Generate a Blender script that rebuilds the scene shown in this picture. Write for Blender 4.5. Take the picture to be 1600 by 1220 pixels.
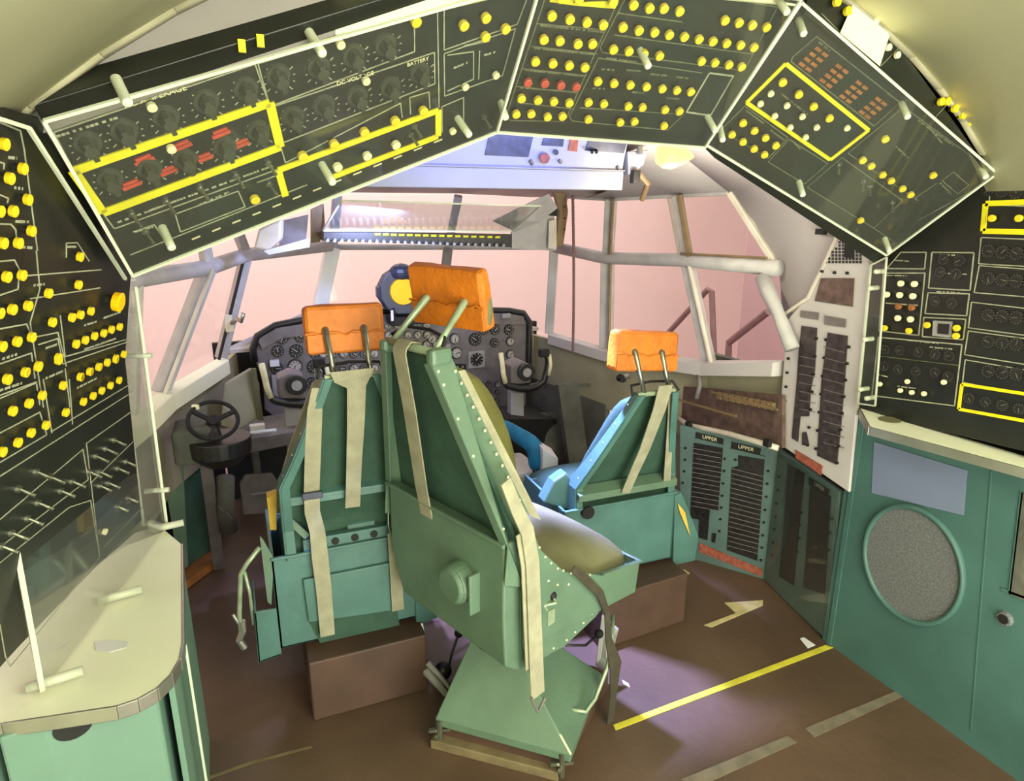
import bpy, bmesh, math, random
from mathutils import Vector, Matrix
random.seed(7)
V=Vector
for o in list(bpy.data.objects): bpy.data.objects.remove(o)
SC=bpy.context.scene; COL=SC.collection
# ------------------------------------------------------------ camera, exposure
F=1020.; PITCH=math.radians(15.350); YAW=math.radians(22.587); EYE=V((-0.87,0,1.75))
cam=bpy.data.cameras.new('camera'); cam.lens=36*F/1600; cam.sensor_width=36; cam.clip_start=.02
co=bpy.data.objects.new('camera',cam); COL.objects.link(co); co.location=EYE
co.rotation_euler=(math.pi/2-PITCH,0,-YAW); SC.camera=co
SC.view_settings.view_transform='Standard'; SC.view_settings.look='None'
SC.view_settings.exposure=0.38; SC.view_settings.gamma=1
W=bpy.data.worlds.new('world'); SC.world=W; W.use_nodes=True
W.node_tree.nodes['Background'].inputs[0].default_value=(.80,.76,.62,1)
W.node_tree.nodes['Background'].inputs[1].default_value=.9
def area(name,loc,target,size,power,color,sy=None,spread=180):
    l=bpy.data.lights.new(name,'AREA'); l.energy=power; l.color=color; l.size=size
    if sy: l.shape='RECTANGLE'; l.size_y=sy
    l.spread=math.radians(spread)
    o=bpy.data.objects.new(name,l); COL.objects.link(o); o.location=loc
    o.rotation_euler=(V(target)-V(loc)).to_track_quat('-Z','Y').to_euler(); return o
# cabin lights and added unseen fills behind the camera, hall lights outside, blue white work lights under the pilots' console
area('cabin_light',(0.1,-0.35,2.15),(0.2,1.8,0.6),1.3,27,(.98,1,.74),.5)
area('added_rear_fill',(0.1,-1.25,1.25),(0,2,1.3),2.2,18,(.98,1,.82),1.8)  # added unseen panel behind the camera that flattens the lighting
area('added_ceiling_fill',(0.1,-.75,.35),(0.1,1.0,2.3),1.8,62,(.98,1,.80),1.0)  # added unseen uplight, brightens the ceiling liner
for i,(x,y,z,e) in enumerate(((.75,.25,1.6,5),(-.35,.05,1.6,3))):  # added fill points without fixtures, lifting the dark ceiling corners
    l=bpy.data.lights.new('added_fill_point','POINT'); l.energy=e; l.color=(.98,1,.76); l.shadow_soft_size=.12
    o=bpy.data.objects.new('added_fill_point',l); COL.objects.link(o); o.location=(x,y,z)
area('cabin_side_light',(1.0,-0.6,1.9),(-0.9,1.6,0.9),.7,9,(1,.95,.72),.5)
area('hall_light_front',(0,6.6,4.6),(0,8.6,1.2),6,210,(1,.91,.90),2)
area('hall_light_right',(4.6,2.6,4.4),(6.6,3.2,1.0),5,190,(1,.91,.89),2)
area('hall_light_left',(-4.6,3.6,4.4),(-6.6,5.2,1.0),5,190,(1,.91,.89),2)
for nm,loc,tg,en,ang in (('console_work_light',(.22,2.24,1.84),(.44,2.08,0),640,44),('console_work_light',(-.02,1.80,1.88),(-.36,2.2,.6),330,44),('console_work_light',(-.14,1.98,1.88),(-.30,2.25,.30),420,44)):
    sp=bpy.data.lights.new(nm,'SPOT'); sp.energy=en; sp.color=(.36,.40,1); sp.spot_size=math.radians(ang); sp.spot_blend=.7; sp.shadow_soft_size=.04
    so=bpy.data.objects.new(nm,sp); COL.objects.link(so); so.location=loc
    so.rotation_euler=(V(tg)-V(loc)).to_track_quat('-Z','Y').to_euler()
area('console_strip_light',(0.02,2.22,1.97),(0.0,2.5,1.90),.7,1.3,(.28,.34,1),.03)
area('windshield_work_light',(-.25,3.1,1.72),(-.35,3.6,1.6),.25,7,(.42,.5,1),.03)

# ------------------------------------------------------------ pixel rays on real planes
def ray(px,py):
    r=px-800.;u=610.-py
    up=u*math.cos(PITCH)-F*math.sin(PITCH); fw=F*math.cos(PITCH)+u*math.sin(PITCH)
    return V((r*math.cos(YAW)+fw*math.sin(YAW),-r*math.sin(YAW)+fw*math.cos(YAW),up))
def onX(px,py,v): d=ray(px,py); return EYE+d*((v-EYE.x)/d.x)
def onY(px,py,v): d=ray(px,py); return EYE+d*((v-EYE.y)/d.y)
def onZ(px,py,v): d=ray(px,py); return EYE+d*((v-EYE.z)/d.z)
class Plane:
    def __init__(s,a,b,c):
        s.a=V(a); s.u=(V(b)-s.a).normalized(); s.n=s.u.cross(V(c)-s.a).normalized(); s.v=s.n.cross(s.u)
        if s.n.dot(EYE-s.a)<0: s.n=-s.n; s.v=-s.v
    def at(s,px,py,h=0):
        d=ray(px,py); a=s.a+s.n*h; return EYE+d*((a-EYE).dot(s.n)/d.dot(s.n))
    def mat(s,p):
        m=Matrix.Identity(4)
        for i in range(3): m[i][0]=s.u[i]; m[i][1]=s.n.cross(s.u)[i]; m[i][2]=s.n[i]; m[i][3]=p[i]
        return m
# ------------------------------------------------------------ materials
def lin(c):
    c=c/255.; return c/12.92 if c<=.04045 else ((c+.055)/1.055)**2.4
def rgb(t): return (lin(t[0]),lin(t[1]),lin(t[2]),1)
MATS={}
def mat(name,c,rough=.6,metal=0,var=.12,scale=9,bump=0,bscale=60,emit=0,coat=0,c2=None):
    if name in MATS: return MATS[name]
    m=bpy.data.materials.new(name); m.use_nodes=True; nt=m.node_tree; b=nt.nodes['Principled BSDF']
    b.inputs['Roughness'].default_value=rough; b.inputs['Metallic'].default_value=metal
    if coat: b.inputs['Coat Weight'].default_value=coat
    tc=nt.nodes.new('ShaderNodeTexCoord'); n=nt.nodes.new('ShaderNodeTexNoise')
    n.inputs['Scale'].default_value=scale; n.inputs['Detail'].default_value=5
    nt.links.new(tc.outputs['Object'],n.inputs['Vector'])
    r=nt.nodes.new('ShaderNodeValToRGB'); q=rgb(c)
    a=rgb(c2) if c2 else tuple(q[i]*(1-var) for i in range(3))+(1,)
    r.color_ramp.elements[0].position=.35; r.color_ramp.elements[0].color=a
    r.color_ramp.elements[1].position=.65; r.color_ramp.elements[1].color=tuple(min(1,q[i]*(1+var)) for i in range(3))+(1,)
    nt.links.new(n.outputs['Fac'],r.inputs['Fac']); nt.links.new(r.outputs['Color'],b.inputs['Base Color'])
    if bump:
        n2=nt.nodes.new('ShaderNodeTexNoise'); n2.inputs['Scale'].default_value=bscale; n2.inputs['Detail'].default_value=3
        nt.links.new(tc.outputs['Object'],n2.inputs['Vector'])
        bp=nt.nodes.new('ShaderNodeBump'); bp.inputs['Strength'].default_value=bump; bp.inputs['Distance'].default_value=.01
        nt.links.new(n2.outputs['Fac'],bp.inputs['Height']); nt.links.new(bp.outputs['Normal'],b.inputs['Normal'])
    if emit:
        b.inputs['Emission Color'].default_value=q; b.inputs['Emission Strength'].default_value=emit
    MATS[name]=m; return m
def glassy(name,tint=(1,1,1),refl=1.0,rough=.02,milk=0):
    m=bpy.data.materials.new(name); m.use_nodes=True; nt=m.node_tree; nt.nodes.remove(nt.nodes['Principled BSDF'])
    out=nt.nodes['Material Output']; t=nt.nodes.new('ShaderNodeBsdfTransparent'); t.inputs[0].default_value=(*tint,1)
    g=nt.nodes.new('ShaderNodeBsdfGlossy'); g.inputs['Roughness'].default_value=rough
    fr=nt.nodes.new('ShaderNodeFresnel'); fr.inputs[0].default_value=1.45
    mu=nt.nodes.new('ShaderNodeMath'); mu.operation='MULTIPLY'; mu.inputs[1].default_value=refl; mu.use_clamp=True
    nt.links.new(fr.outputs[0],mu.inputs[0])
    ge=nt.nodes.new('ShaderNodeNewGeometry'); mr=nt.nodes.new('ShaderNodeMapRange')
    mr.inputs[3].default_value=1.45; mr.inputs[4].default_value=1/1.45
    nt.links.new(ge.outputs['Backfacing'],mr.inputs[0]); nt.links.new(mr.outputs[0],fr.inputs[0])
    mx=nt.nodes.new('ShaderNodeMixShader'); nt.links.new(mu.outputs[0],mx.inputs[0]); nt.links.new(t.outputs[0],mx.inputs[1]); nt.links.new(g.outputs[0],mx.inputs[2])
    last=mx
    if milk:
        d=nt.nodes.new('ShaderNodeBsdfDiffuse'); d.inputs[0].default_value=(.8,.82,.78,1)
        m2=nt.nodes.new('ShaderNodeMixShader'); m2.inputs[0].default_value=milk
        nt.links.new(mx.outputs[0],m2.inputs[1]); nt.links.new(d.outputs[0],m2.inputs[2]); last=m2
    nt.links.new(last.outputs[0],out.inputs[0]); MATS[name]=m; return m
M=dict(
 seat=mat('seat_green_paint',(92,116,98),.42,0,.10,7,.12,40),
 seatd=mat('seat_dark_green_fabric',(48,78,64),.8,0,.16,11,.3,180),
 pilot=mat('pilot_seat_paint',(76,112,108),.42,0,.12,7,.12,40),
 teal=mat('teal_wall_paint',(66,100,96),.5,0,.14,3,.08,30),
 mint=mat('mint_wall_paint',(106,138,124),.45,0,.08,3,.05,30),
 tealu=mat('breaker_unit_teal_paint',(86,108,106),.5,0,.12,6),
 orange=mat('orange_leather',(190,104,16),.55,0,.16,14,.35,50),
 steel=mat('steel_rod',(150,152,140),.28,.9,.1,20),
 rod=mat('green_enamel_rod',(150,166,140),.35,.3,.15,30),
 strap=mat('webbing',(154,150,128),.85,0,.12,18,.4,260),
 strapd=mat('dark_webbing',(62,56,44),.85,0,.2,18,.4,260),
 olive=mat('olive_cushion',(100,98,68),.85,0,.16,6,.3,90),
 olived=mat('olive_cushion_side',(96,94,40),.8,0,.2,8,.3,90),
 floor=mat('floor_brown',(90,70,56),.42,0,.22,2.2,.15,25),
 plat=mat('platform_brown',(78,56,46),.6,0,.2,5,.1,25),
 slab=mat('tan_wood',(112,98,72),.7,0,.2,12,.1,40),
 cream=mat('cream_liner',(234,232,198),.7,0,.05,2,.05,12),
 shell=mat('shell_paint',(186,180,180),.6,0,.05,3,.05,14),
 frame=mat('window_frame_paint',(178,174,174),.5,0,.12,10,.1,30),
 frameL=mat('window_frame_light',(206,198,184),.45,0,.10,10,.1,30),
 consl=mat('console_white',(150,152,170),.45,0,.04,6),
 black=mat('panel_black',(29,31,26),.38,0,.2,6,.05,60),
 blackr=mat('matt_black',(16,16,16),.7,0,.2,10),
 dial=mat('dial_face',(34,32,32),.4,0,.25,60),
 dialw=mat('dial_pale',(176,170,160),.6,0,.3,90),
 grey=mat('grey_panel',(112,104,104),.5,0,.15,16),
 greyl=mat('light_grey_plate',(150,148,150),.5,0,.12,16),
 mark=mat('panel_marking',(150,150,128),.6,0,.2,40),
 markd=mat('panel_marking_dim',(96,98,74),.6,0,.25,40),
 yel=mat('yellow_knob',(226,196,30),.4,0,.12,30),
 ylw=mat('yellow_line',(218,206,20),.5,0,.08,20),
 pale=mat('pale_knob',(226,220,180),.4,0,.06,30),
 red=mat('red_label',(176,66,50),.5,0,.15,40),
 amber=mat('amber_legend',(138,84,40),.5,0,.2,40),
 dknob=mat('rotary_knob',(58,60,50),.5,0,.2,40),
 table=mat('cream_table_top',(236,238,214),.35,0,.03,4),
 alu=mat('aluminium_edge',(170,168,160),.3,.8,.1,10),
 brown=mat('brown_side_console',(92,72,66),.6,0,.35,26),
 beige=mat('beige_sidewall',(148,142,118),.6,0,.12,4),
 blue=mat('blue_fabric_cover',(8,108,150),.7,0,.2,14,.4,60),
 lens=mat('orange_lens',(250,190,10),.25,0,.04,6),
 cyl=mat('instrument_navy',(48,52,74),.4,0,.2,20),
 pink=mat('hall_wall_paint',(222,200,196),.9,0,.02,.5),
 pinkd=mat('hall_column_paint',(180,152,154),.9,0,.04,.5),
 ytape=mat('yellow_tape',(206,196,62),.5,0,.12,14),
 gtape=mat('grey_tape',(116,106,92),.55,0,.18,20),
 paper=mat('paper',(216,210,180),.8,0,.05,8),
 paper2=mat('torn_paper',(196,180,134),.8,0,.12,20),
 mesh=mat('speaker_mesh',(112,114,116),.6,.2,.25,120,.5,260),
 patch=mat('blue_grey_placard',(112,122,150),.6,0,.06,5),
 rib=mat('rib_tan',(128,106,76),.5,0,.15,14),
 canvas=mat('canvas_grey',(84,84,76),.85,0,.25,7,.6,22),
 white=mat('white_paint',(222,222,226),.4,0,.05,8),
 navy=mat('navy_inset',(58,62,92),.35,0,.35,30),
 wood=mat('orange_wood_strip',(150,96,50),.6,0,.2,12),
 rail=mat('stair_rail',(120,92,92),.6,0,.1,10),
 redbar=mat('red_placard',(146,78,62),.6,0,.3,60),
 mauve=mat('grey_bulkhead',(126,120,118),.45,0,.06,2),
 bulb=mat('lamp_glow',(255,214,96),.4,0,.0,3,emit=2.2),
 foam=mat('foam_yellow',(206,170,70),.9,0,.1,20),
)
M['acr']=glassy('clear_acrylic',(.97,.98,.95),1.0,.03,.015)
M['acrl']=glassy('clear_acrylic_left',(.96,.97,.96),1.5,.04,.03)
M['edge']=mat('acrylic_edge',(200,204,184),.3,0,.06,8)
M['pane']=glassy('window_glass',(.99,.98,.98),.35,.0)
M['smoke']=glassy('breaker_window',(.55,.52,.52),1.2,.05)
# ------------------------------------------------------------ mesh builder
class MB:
    def __init__(s,T=None): s.bm=bmesh.new(); s.T=T or Matrix.Identity(4)
    def _v(s,p): return s.bm.verts.new(s.T@V(p))
    def face(s,pts):
        return s.bm.faces.new([s._v(p) for p in pts])
    def prism(s,pts,off):
        pts=[V(p) for p in pts]; off=V(off); a=[s._v(p) for p in pts]; b=[s._v(p+off) for p in pts]; n=len(pts)
        s.bm.faces.new(a[::-1]); s.bm.faces.new(b)
        for i in range(n): s.bm.faces.new((a[i],a[(i+1)%n],b[(i+1)%n],b[i]))
        return s
    def loft(s,rings,caps=True,closed=True):
        R=[[s._v(p) for p in r] for r in rings]; n=len(R[0])
        for a,b in zip(R,R[1:]):
            for i in range(n if closed else n-1): s.bm.faces.new((a[i],a[(i+1)%n],b[(i+1)%n],b[i]))
        if caps and closed: s.bm.faces.new(R[0][::-1]); s.bm.faces.new(R[-1])
        return s
    def box(s,c,sz,R=None):
        c=V(c); hx,hy,hz=[q/2 for q in sz]; R=R or Matrix.Identity(3)
        P=[c+R@V((x,y,z)) for z in (-hz,hz) for x,y in ((-hx,-hy),(hx,-hy),(hx,hy),(-hx,hy))]
        return s.loft([P[:4],P[4:]])
    def bar(s,a,b,w,h=None,up=(0,0,1)):
        a=V(a);b=V(b);h=h or w; d=(b-a).normalized(); x=d.cross(V(up))
        if x.length<1e-4: x=d.cross(V((1,0,0)))
        x.normalize(); y=x.cross(d); x*=w/2;y*=h/2
        return s.loft([[p-x-y,p+x-y,p+x+y,p-x+y] for p in (a,b)])
    def cyl(s,a,b,r,r2=None,n=12):
        a=V(a);b=V(b);r2=r if r2 is None else r2; d=(b-a).normalized(); x=d.orthogonal().normalized(); y=d.cross(x)
        return s.loft([[p+x*q*math.cos(2*math.pi*i/n)+y*q*math.sin(2*math.pi*i/n) for i in range(n)] for p,q in ((a,r),(b,r2))])
    def tube(s,pts,r,n=8,rs=None):
        pts=[V(p) for p in pts]; rings=[];x=None
        for i,p in enumerate(pts):
            d=((pts[min(i+1,len(pts)-1)]-pts[max(i-1,0)])).normalized()
            x=d.orthogonal().normalized() if x is None else (x-d*x.dot(d)).normalized()
            y=d.cross(x); q=rs[i] if rs else r
            rings.append([p+x*q*math.cos(2*math.pi*k/n)+y*q*math.sin(2*math.pi*k/n) for k in range(n)])
        return s.loft(rings)
    def ball(s,c,r,n=12,m=8):
        c=V(c); r=(r,r,r) if not hasattr(r,'__len__') else r
        return s.loft([[c+V((r[0]*math.sin(t)*math.cos(2*math.pi*i/n),r[1]*math.sin(t)*math.sin(2*math.pi*i/n),-r[2]*math.cos(t))) for i in range(n)] for t in [math.pi*(k+.08)/(m+.16) for k in range(m+1)]])
    def ribbon(s,pts,side,w,t=.003):
        pts=[V(p) for p in pts]; rings=[]
        for i,p in enumerate(pts):
            d=(pts[min(i+1,len(pts)-1)]-pts[max(i-1,0)]).normalized(); sd=V(side[i] if isinstance(side,list) else side); sd=(sd-d*sd.dot(d)).normalized()
            n=d.cross(sd).normalized()*t/2; ww=w[i] if isinstance(w,(list,tuple)) else w; sd=sd*ww/2
            rings.append([p-sd-n,p+sd-n,p+sd+n,p-sd+n])
        return s.loft(rings)
    def build(s,name,m,parent=None,smooth=False,bevel=0,kind=None,label=None,solid=0,sub=0):
        bm=s.bm; bmesh.ops.recalc_face_normals(bm,faces=bm.faces)
        me=bpy.data.meshes.new(name)
        if parent is not None and 'M' in ROOT.get(parent.name,{}):
            bmesh.ops.transform(bm,matrix=ROOT[parent.name]['M'].inverted(),verts=bm.verts)
        bm.to_mesh(me); bm.free(); me.materials.append(M[m] if isinstance(m,str) else m)
        if smooth:
            for p in me.polygons: p.use_smooth=True
        o=bpy.data.objects.new(name,me); COL.objects.link(o)
        if parent is not None:
            o.parent=parent
            if parent.name in ROOT: ROOT[o.name]=ROOT[parent.name]
        if solid:
            k=o.modifiers.new('s','SOLIDIFY'); k.thickness=solid; k.offset=0
        if sub:
            k=o.modifiers.new('ss','SUBSURF'); k.levels=sub; k.render_levels=sub
        if bevel:
            k=o.modifiers.new('b','BEVEL'); k.width=bevel; k.segments=2; k.limit_method='ANGLE'; k.angle_limit=.6
        if smooth and not sub:
            k=o.modifiers.new('w','WEIGHTED_NORMAL') if False else None
        if kind: o['kind']=kind
        if label: o['label']=label
        return o
ROOT={}
def thing(name,label,cat,M4,group=None):
    o=bpy.data.objects.new(name,None); COL.objects.link(o); o.empty_display_size=.05
    if not isinstance(M4,Matrix): M4=Matrix.Translation(V(M4))
    o.matrix_world=M4; ROOT[o.name]={'M':M4.copy()}
    o['label']=label; o['category']=cat
    if group: o['group']=group
    return o
def tag(o,label,cat,group=None):
    o['label']=label; o['category']=cat
    if group: o['group']=group
    return o
def inst(src,name,root,M4):
    o=bpy.data.objects.new(name,src); COL.objects.link(o); o.parent=root
    o.matrix_local=ROOT[root.name]['M'].inverted()@M4; return o
def mesh_only(mb,m):
    me=bpy.data.meshes.new('shared'); bmesh.ops.recalc_face_normals(mb.bm,faces=mb.bm.faces); mb.bm.to_mesh(me); mb.bm.free()
    for mm in (m if isinstance(m,list) else [m]): me.materials.append(M[mm])
    for p in me.polygons: p.use_smooth=False
    return me
def text(body,size,m,root,M4,name='lettering'):
    cu=bpy.data.curves.new('txt','FONT'); cu.body=body; cu.size=size; cu.extrude=.0004; cu.align_x='CENTER'; cu.align_y='CENTER'
    t=bpy.data.objects.new('txt',cu); COL.objects.link(t)
    me=bpy.data.meshes.new_from_object(t.evaluated_get(bpy.context.evaluated_depsgraph_get()))
    bpy.data.objects.remove(t); me.materials.clear(); me.materials.append(M[m])
    o=bpy.data.objects.new(name,me); COL.objects.link(o)
    if root is not None: o.parent=root; o.matrix_local=ROOT[root.name]['M'].inverted()@M4
    else: o.matrix_world=M4
    return o
def basis(p,x,n):
    x=V(x).normalized(); n=V(n).normalized(); y=n.cross(x).normalized(); x=y.cross(n)
    m=Matrix.Identity(4)
    for i in range(3): m[i][0]=x[i];m[i][1]=y[i];m[i][2]=n[i];m[i][3]=p[i]
    return m
# knob meshes (axis +Z)
def stemcap(r,h,sr,capm):
    mb=MB(); mb.cyl((0,0,0),(0,0,h*.62),sr,sr,12); n=len(mb.bm.faces)
    mb.cyl((0,0,h*.5),(0,0,h*.93),r*.96,r,16); mb.cyl((0,0,h*.93),(0,0,h),r,r*.8,16)
    me=mesh_only(mb,['blackr',capm])
    for i,p in enumerate(me.polygons): p.material_index=0 if i<n else 1
    return me
KL={c:stemcap(.0092,.016,.006,c) for c in ('yel','pale')}
KN={c:stemcap(.0105,.021,.0065,c) for c in ('yel','pale','red','amber')}
KS={c:stemcap(.0085,.018,.005,c) for c in ('yel','pale')}
def _rot():
    mb=MB(); mb.cyl((0,0,0),(0,0,.006),.024,.022,18); mb.cyl((0,0,.006),(0,0,.028),.015,.012,10); mb.box((0,0,.02),(.009,.04,.018))
    return mesh_only(mb,'dknob')
ROTARY=_rot()
def _tog():
    mb=MB(); mb.cyl((0,0,0),(0,0,.006),.008,.007,8); mb.tube([(0,0,.004),(.003,-.008,.022),(.004,-.011,.030)],.003,6,[.0025,.0035,.0045])
    return mesh_only(mb,'steel')
TOGGLE=_tog()
def _stand():
    mb=MB(); mb.cyl((0,0,-.045),(0,0,.012),.0085,.0085,14); mb.ball((0,0,.012),(.0085,.0085,.005)); return mesh_only(mb,'edge')
STAND=_stand()
def poly(P,pts,h=0): return [P.at(x,y,h) for x,y in pts]
def lines(P,root,polys,w,name,m,h=.0012,t=.0012,sy=1):
    mb=MB()
    for pl in polys:
        q=poly(P,pl,h)
        for a,b in zip(q,q[1:]):
            if (b-a).length>1e-4: mb.bar(a,b,w,t,P.n)
    return mb.build(name,m,root)
def cv(ox,oy,k,pts): return [(ox+k*x,oy+k*y) for x,y in pts]
def knobs(P,root,pts,me,name):
    for x,y in pts: inst(me,name,root,P.mat(P.at(x,y,.012)-P.n*.012))
def ticks(P,root,centres,r,m='mark',nm='dial_marking'):
    mb=MB(); c2=P.n.cross(P.u)
    for c in centres:
        c=P.at(*c,.001)
        for k in range(11):
            a=math.radians(-60+k*30); d=P.u*math.cos(a)+c2*math.sin(a)
            mb.bar(c+d*r,c+d*(r+.004+.004*(k%3==0)),.0022,.001,P.n)
    return mb.build(nm,m,root)
def textmarks(P,root,rows,m='markd',name='lettering_row'):
    # illegible engraved legends: broken short strokes along a line, (x0,y0,x1,y1)
    for x0,y0,x1,y1 in rows:
        mb=MB(); a=P.at(x0,y0,.001);b=P.at(x1,y1,.001); L=(b-a).length; d=(b-a)/L; p=0
        while p<L:
            w=random.uniform(.004,.010); 
            mb.bar(a+d*p,a+d*min(L,p+w),.0045,.001,P.n); p+=w+random.choice((.0015,.0015,.006))
        mb.build(name,m,root)
def acrylic(name,label,P,pts,h,stands,m='acr',et=.004,edges=None):
    q=poly(P,pts,h); c=sum(q,V())/len(q); r=thing(name,label,'acrylic cover',P.mat(c),'clear covers over the switch panels')
    MB().prism(q,P.n*.004).build('clear_sheet',m,r)
    mb=MB(); n=len(q)
    for i in (edges if edges is not None else range(n)): mb.bar(q[i]+P.n*.002,q[(i+1)%n]+P.n*.002,et,.0052,P.n)  # opaque pale bars put the edge highlight into the colour
    mb.build('sheet_edge_highlight','edge',r)
    for s in stands: inst(STAND,'standoff',r,P.mat(P.at(s[0],s[1],h)))
    return r
def struct(mb,name,m,**k): return mb.build(name,m,None,kind='structure',**k)
# ============================================================ SETTING
struct(MB().box((0,2.0,-.03),(3.2,6.4,.06)),'floor','floor')
# hall outside the windows: side and front walls, a column, a floor far below
struct(MB().box((0,9.0,1.5),(18,.1,9)),'wall_hall_front','pink')
struct(MB().box((7.2,3.5,1.5),(.1,12,9)),'wall_hall_right','pink')
struct(MB().box((-7.2,3.5,1.5),(.1,12,9)),'wall_hall_left','pink')
struct(MB().box((0,4,-2.2),(15,12,.1)),'floor_hall','pinkd')
a=onX(1170,480,5.2); b=onX(1240,480,5.2)
struct(MB().box((5.2,(a.y+b.y)/2-.35,1.5),(.25,abs(a.y-b.y)+.7,8)),'trim_hall_column','pinkd')
# rear liner: cylinder of radius 1.79 about z 0.547
def arc(y,r,a0=-8,a1=188,n=44): return [V((r*math.cos(math.radians(a0+(a1-a0)*i/n)),y,.547+r*math.sin(math.radians(a0+(a1-a0)*i/n)))) for i in range(n+1)]
mb=MB()
for r in (1.79,):
    A=arc(-1.3,r);B=arc(1.36,r)
    for i in range(len(A)-1): mb.face([A[i],A[i+1],B[i+1],B[i]])
bmesh.ops.remove_doubles(mb.bm,verts=mb.bm.verts,dist=1e-4)
struct(mb,'ceiling','cream',smooth=True,solid=.02)
mb=MB()
A=arc(1.325,1.79); 
for i in range(len(A)-1):
    if A[i].z>1.85: mb.bar(A[i],A[i+1],.03,.03)
struct(mb,'trim_1','beige',smooth=True)
# windows: nodes taken from the frame joints
def rx(x,y,X): return onX(x,y,X)
def ry(x,y,Y): return onY(x,y,Y)
R=[rx(1215,416,1.25),rx(1075,406,1.22),rx(950,403,1.1),rx(866,386,.96)]
B=[rx(1228,566,1.28),rx(1108,566,1.25),rx(947,545,1.1),rx(858,520,.97)]
T=[rx(1141,300,1.15),rx(1058,304,1.15),rx(955,310,1.03),rx(882,306,.93)]
LR=[ry(150,452,2.5),ry(212,436,2.85),ry(325,418,3.3),ry(385,398,3.75)]
LB=[ry(150,690,2.45),ry(205,650,2.75),ry(250,614,3.15),ry(345,560,3.75)]
LT=[V((-1.12,2.4,1.83)),V((-1.1,2.8,1.84)),V((-1.0,3.2,1.83)),V((-.90,3.6,1.85))]
Fb=[ry(500,478,4.1),ry(690,478,4.15)]; Fr=[ry(520,386,4.1),ry(700,386,4.15)]; Ft=[V((-.30,3.95,1.84)),V((.42,3.95,1.84))]
n=[0]
def pane(q):
    n[0]+=1
    struct(MB().prism(q,(V(q[1])-V(q[0])).cross(V(q[2])-V(q[0])).normalized()*.006),'window_%d'%n[0],'pane')
for i in range(3):
    pane([R[i],R[i+1],B[i+1],B[i]]); pane([LR[i],LR[i+1],LB[i+1],LB[i]])
    pane([T[i],T[i+1],R[i+1],R[i]]); pane([LT[i],LT[i+1],LR[i+1],LR[i]])
pane([R[3],Fr[1],Fb[1],B[3]]); pane([Fr[1],Fr[0],Fb[0],Fb[1]]); pane([Fr[0],LR[3],LB[3],Fb[0]])
pane([T[3],Ft[1],Fr[1],R[3]]); pane([Ft[1],Ft[0],Fr[0],Fr[1]]); pane([Ft[0],LT[3],LR[3],Fr[0]])
k=[1]
def post(a,b,w,h,m='frame',bev=.006,up=None):
    k[0]+=1; a=V(a);b=V(b)
    c=V((0,2.2,1.5)); out=((a+b)/2-c); out.z=0
    return struct(MB().bar(a,b,w,h,up=up or out),'trim_%d'%k[0],m,bevel=bev)
def side(a,b,w,h,m): post(a,b,w,h,m)
# right posts (wide web plus a lighter bead)
post(R[1]+V((0,0,-.02)),B[1],.055,.05); post(R[1]+V((-.03,-.05,-.02)),B[1]+V((-.03,-.055,0)),.018,.02,'frameL')
post(R[2],B[2],.075,.05); post(R[2]+V((-.02,-.065,0)),B[2]+V((-.02,-.065,0)),.014,.02,'rib')
post(R[3],B[3],.055,.05)
post(T[1],R[1],.045,.05); post(T[1]+V((-.03,-.06,0)),R[1]+V((-.03,-.06,0)),.03,.02,'rib'); post(T[1]+V((.0,.07,0)),R[1]+V((.0,.06,0)),.018,.02,'frameL')
post(T[2],R[2],.06,.05); post(T[2]+V((-.02,-.055,0)),R[2]+V((-.02,-.055,0)),.014,.02,'rib')
post(T[3],R[3],.04,.045,'rib'); post(T[3]+V((-.03,-.05,0)),R[3]+V((-.03,-.05,0)),.028,.01,'rib')
post(T[0],R[0],.03,.03,'frameL')
k[0]+=1; struct(MB().tube([rx(1192,434,1.22),rx(1200,455,1.2),rx(1216,490,1.2),rx(1238,545,1.2)],.03,10,[.034,.034,.026,.03]),'trim_%d'%k[0],'frame',smooth=True)
def railtube(pts,r,m):
    k[0]+=1; return struct(MB().tube(pts,r,10),'trim_%d'%k[0],m,smooth=True)
railtube([R[0]+V((-.02,-.03,-.005)),R[1]+V((-.02,0,-.0)),R[2]+V((-.02,0,0)),R[3]+V((-.0,0,0))],.034,'frame')
railtube([LR[0],LR[1],LR[2],LR[3],Fr[0]+V((-.02,-.02,.01))],.036,'frame')
railtube([R[3],Fr[1],Fr[0]],.018,'frame')
post(R[0]+V((-.05,.01,.035)),R[1]+V((-.05,0,.032)),.012,.012,'rib')
# left posts
post(LR[1],LB[1],.035,.05,'frameL'); post(LR[2],LB[2],.065,.05,'frame'); post(LR[2]+V((.02,-.05,0)),LB[2]+V((.02,-.05,0)),.012,.02,'frameL')
post(LR[3],LB[3],.05,.05,'frame'); post(LR[3]+V((-.01,-.06,0)),LB[3]+V((-.01,-.06,0)),.012,.02,'blackr')
for i in (1,2,3): post(LT[i],LR[i],.05,.04,'frame')
post(Fr[0],Fb[0],.085,.05,'white'); post(Fr[1],Fb[1],.06,.05,'grey'); 
for i in (0,1): post(Ft[i],Fr[i],.05,.04,'frame')
# top edges of the windows
for a,b in zip(T,T[1:]): post(a,b,.03,.03,'frame')
for a,b in zip(LT,LT[1:]): post(a,b,.03,.03,'frame')
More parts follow.
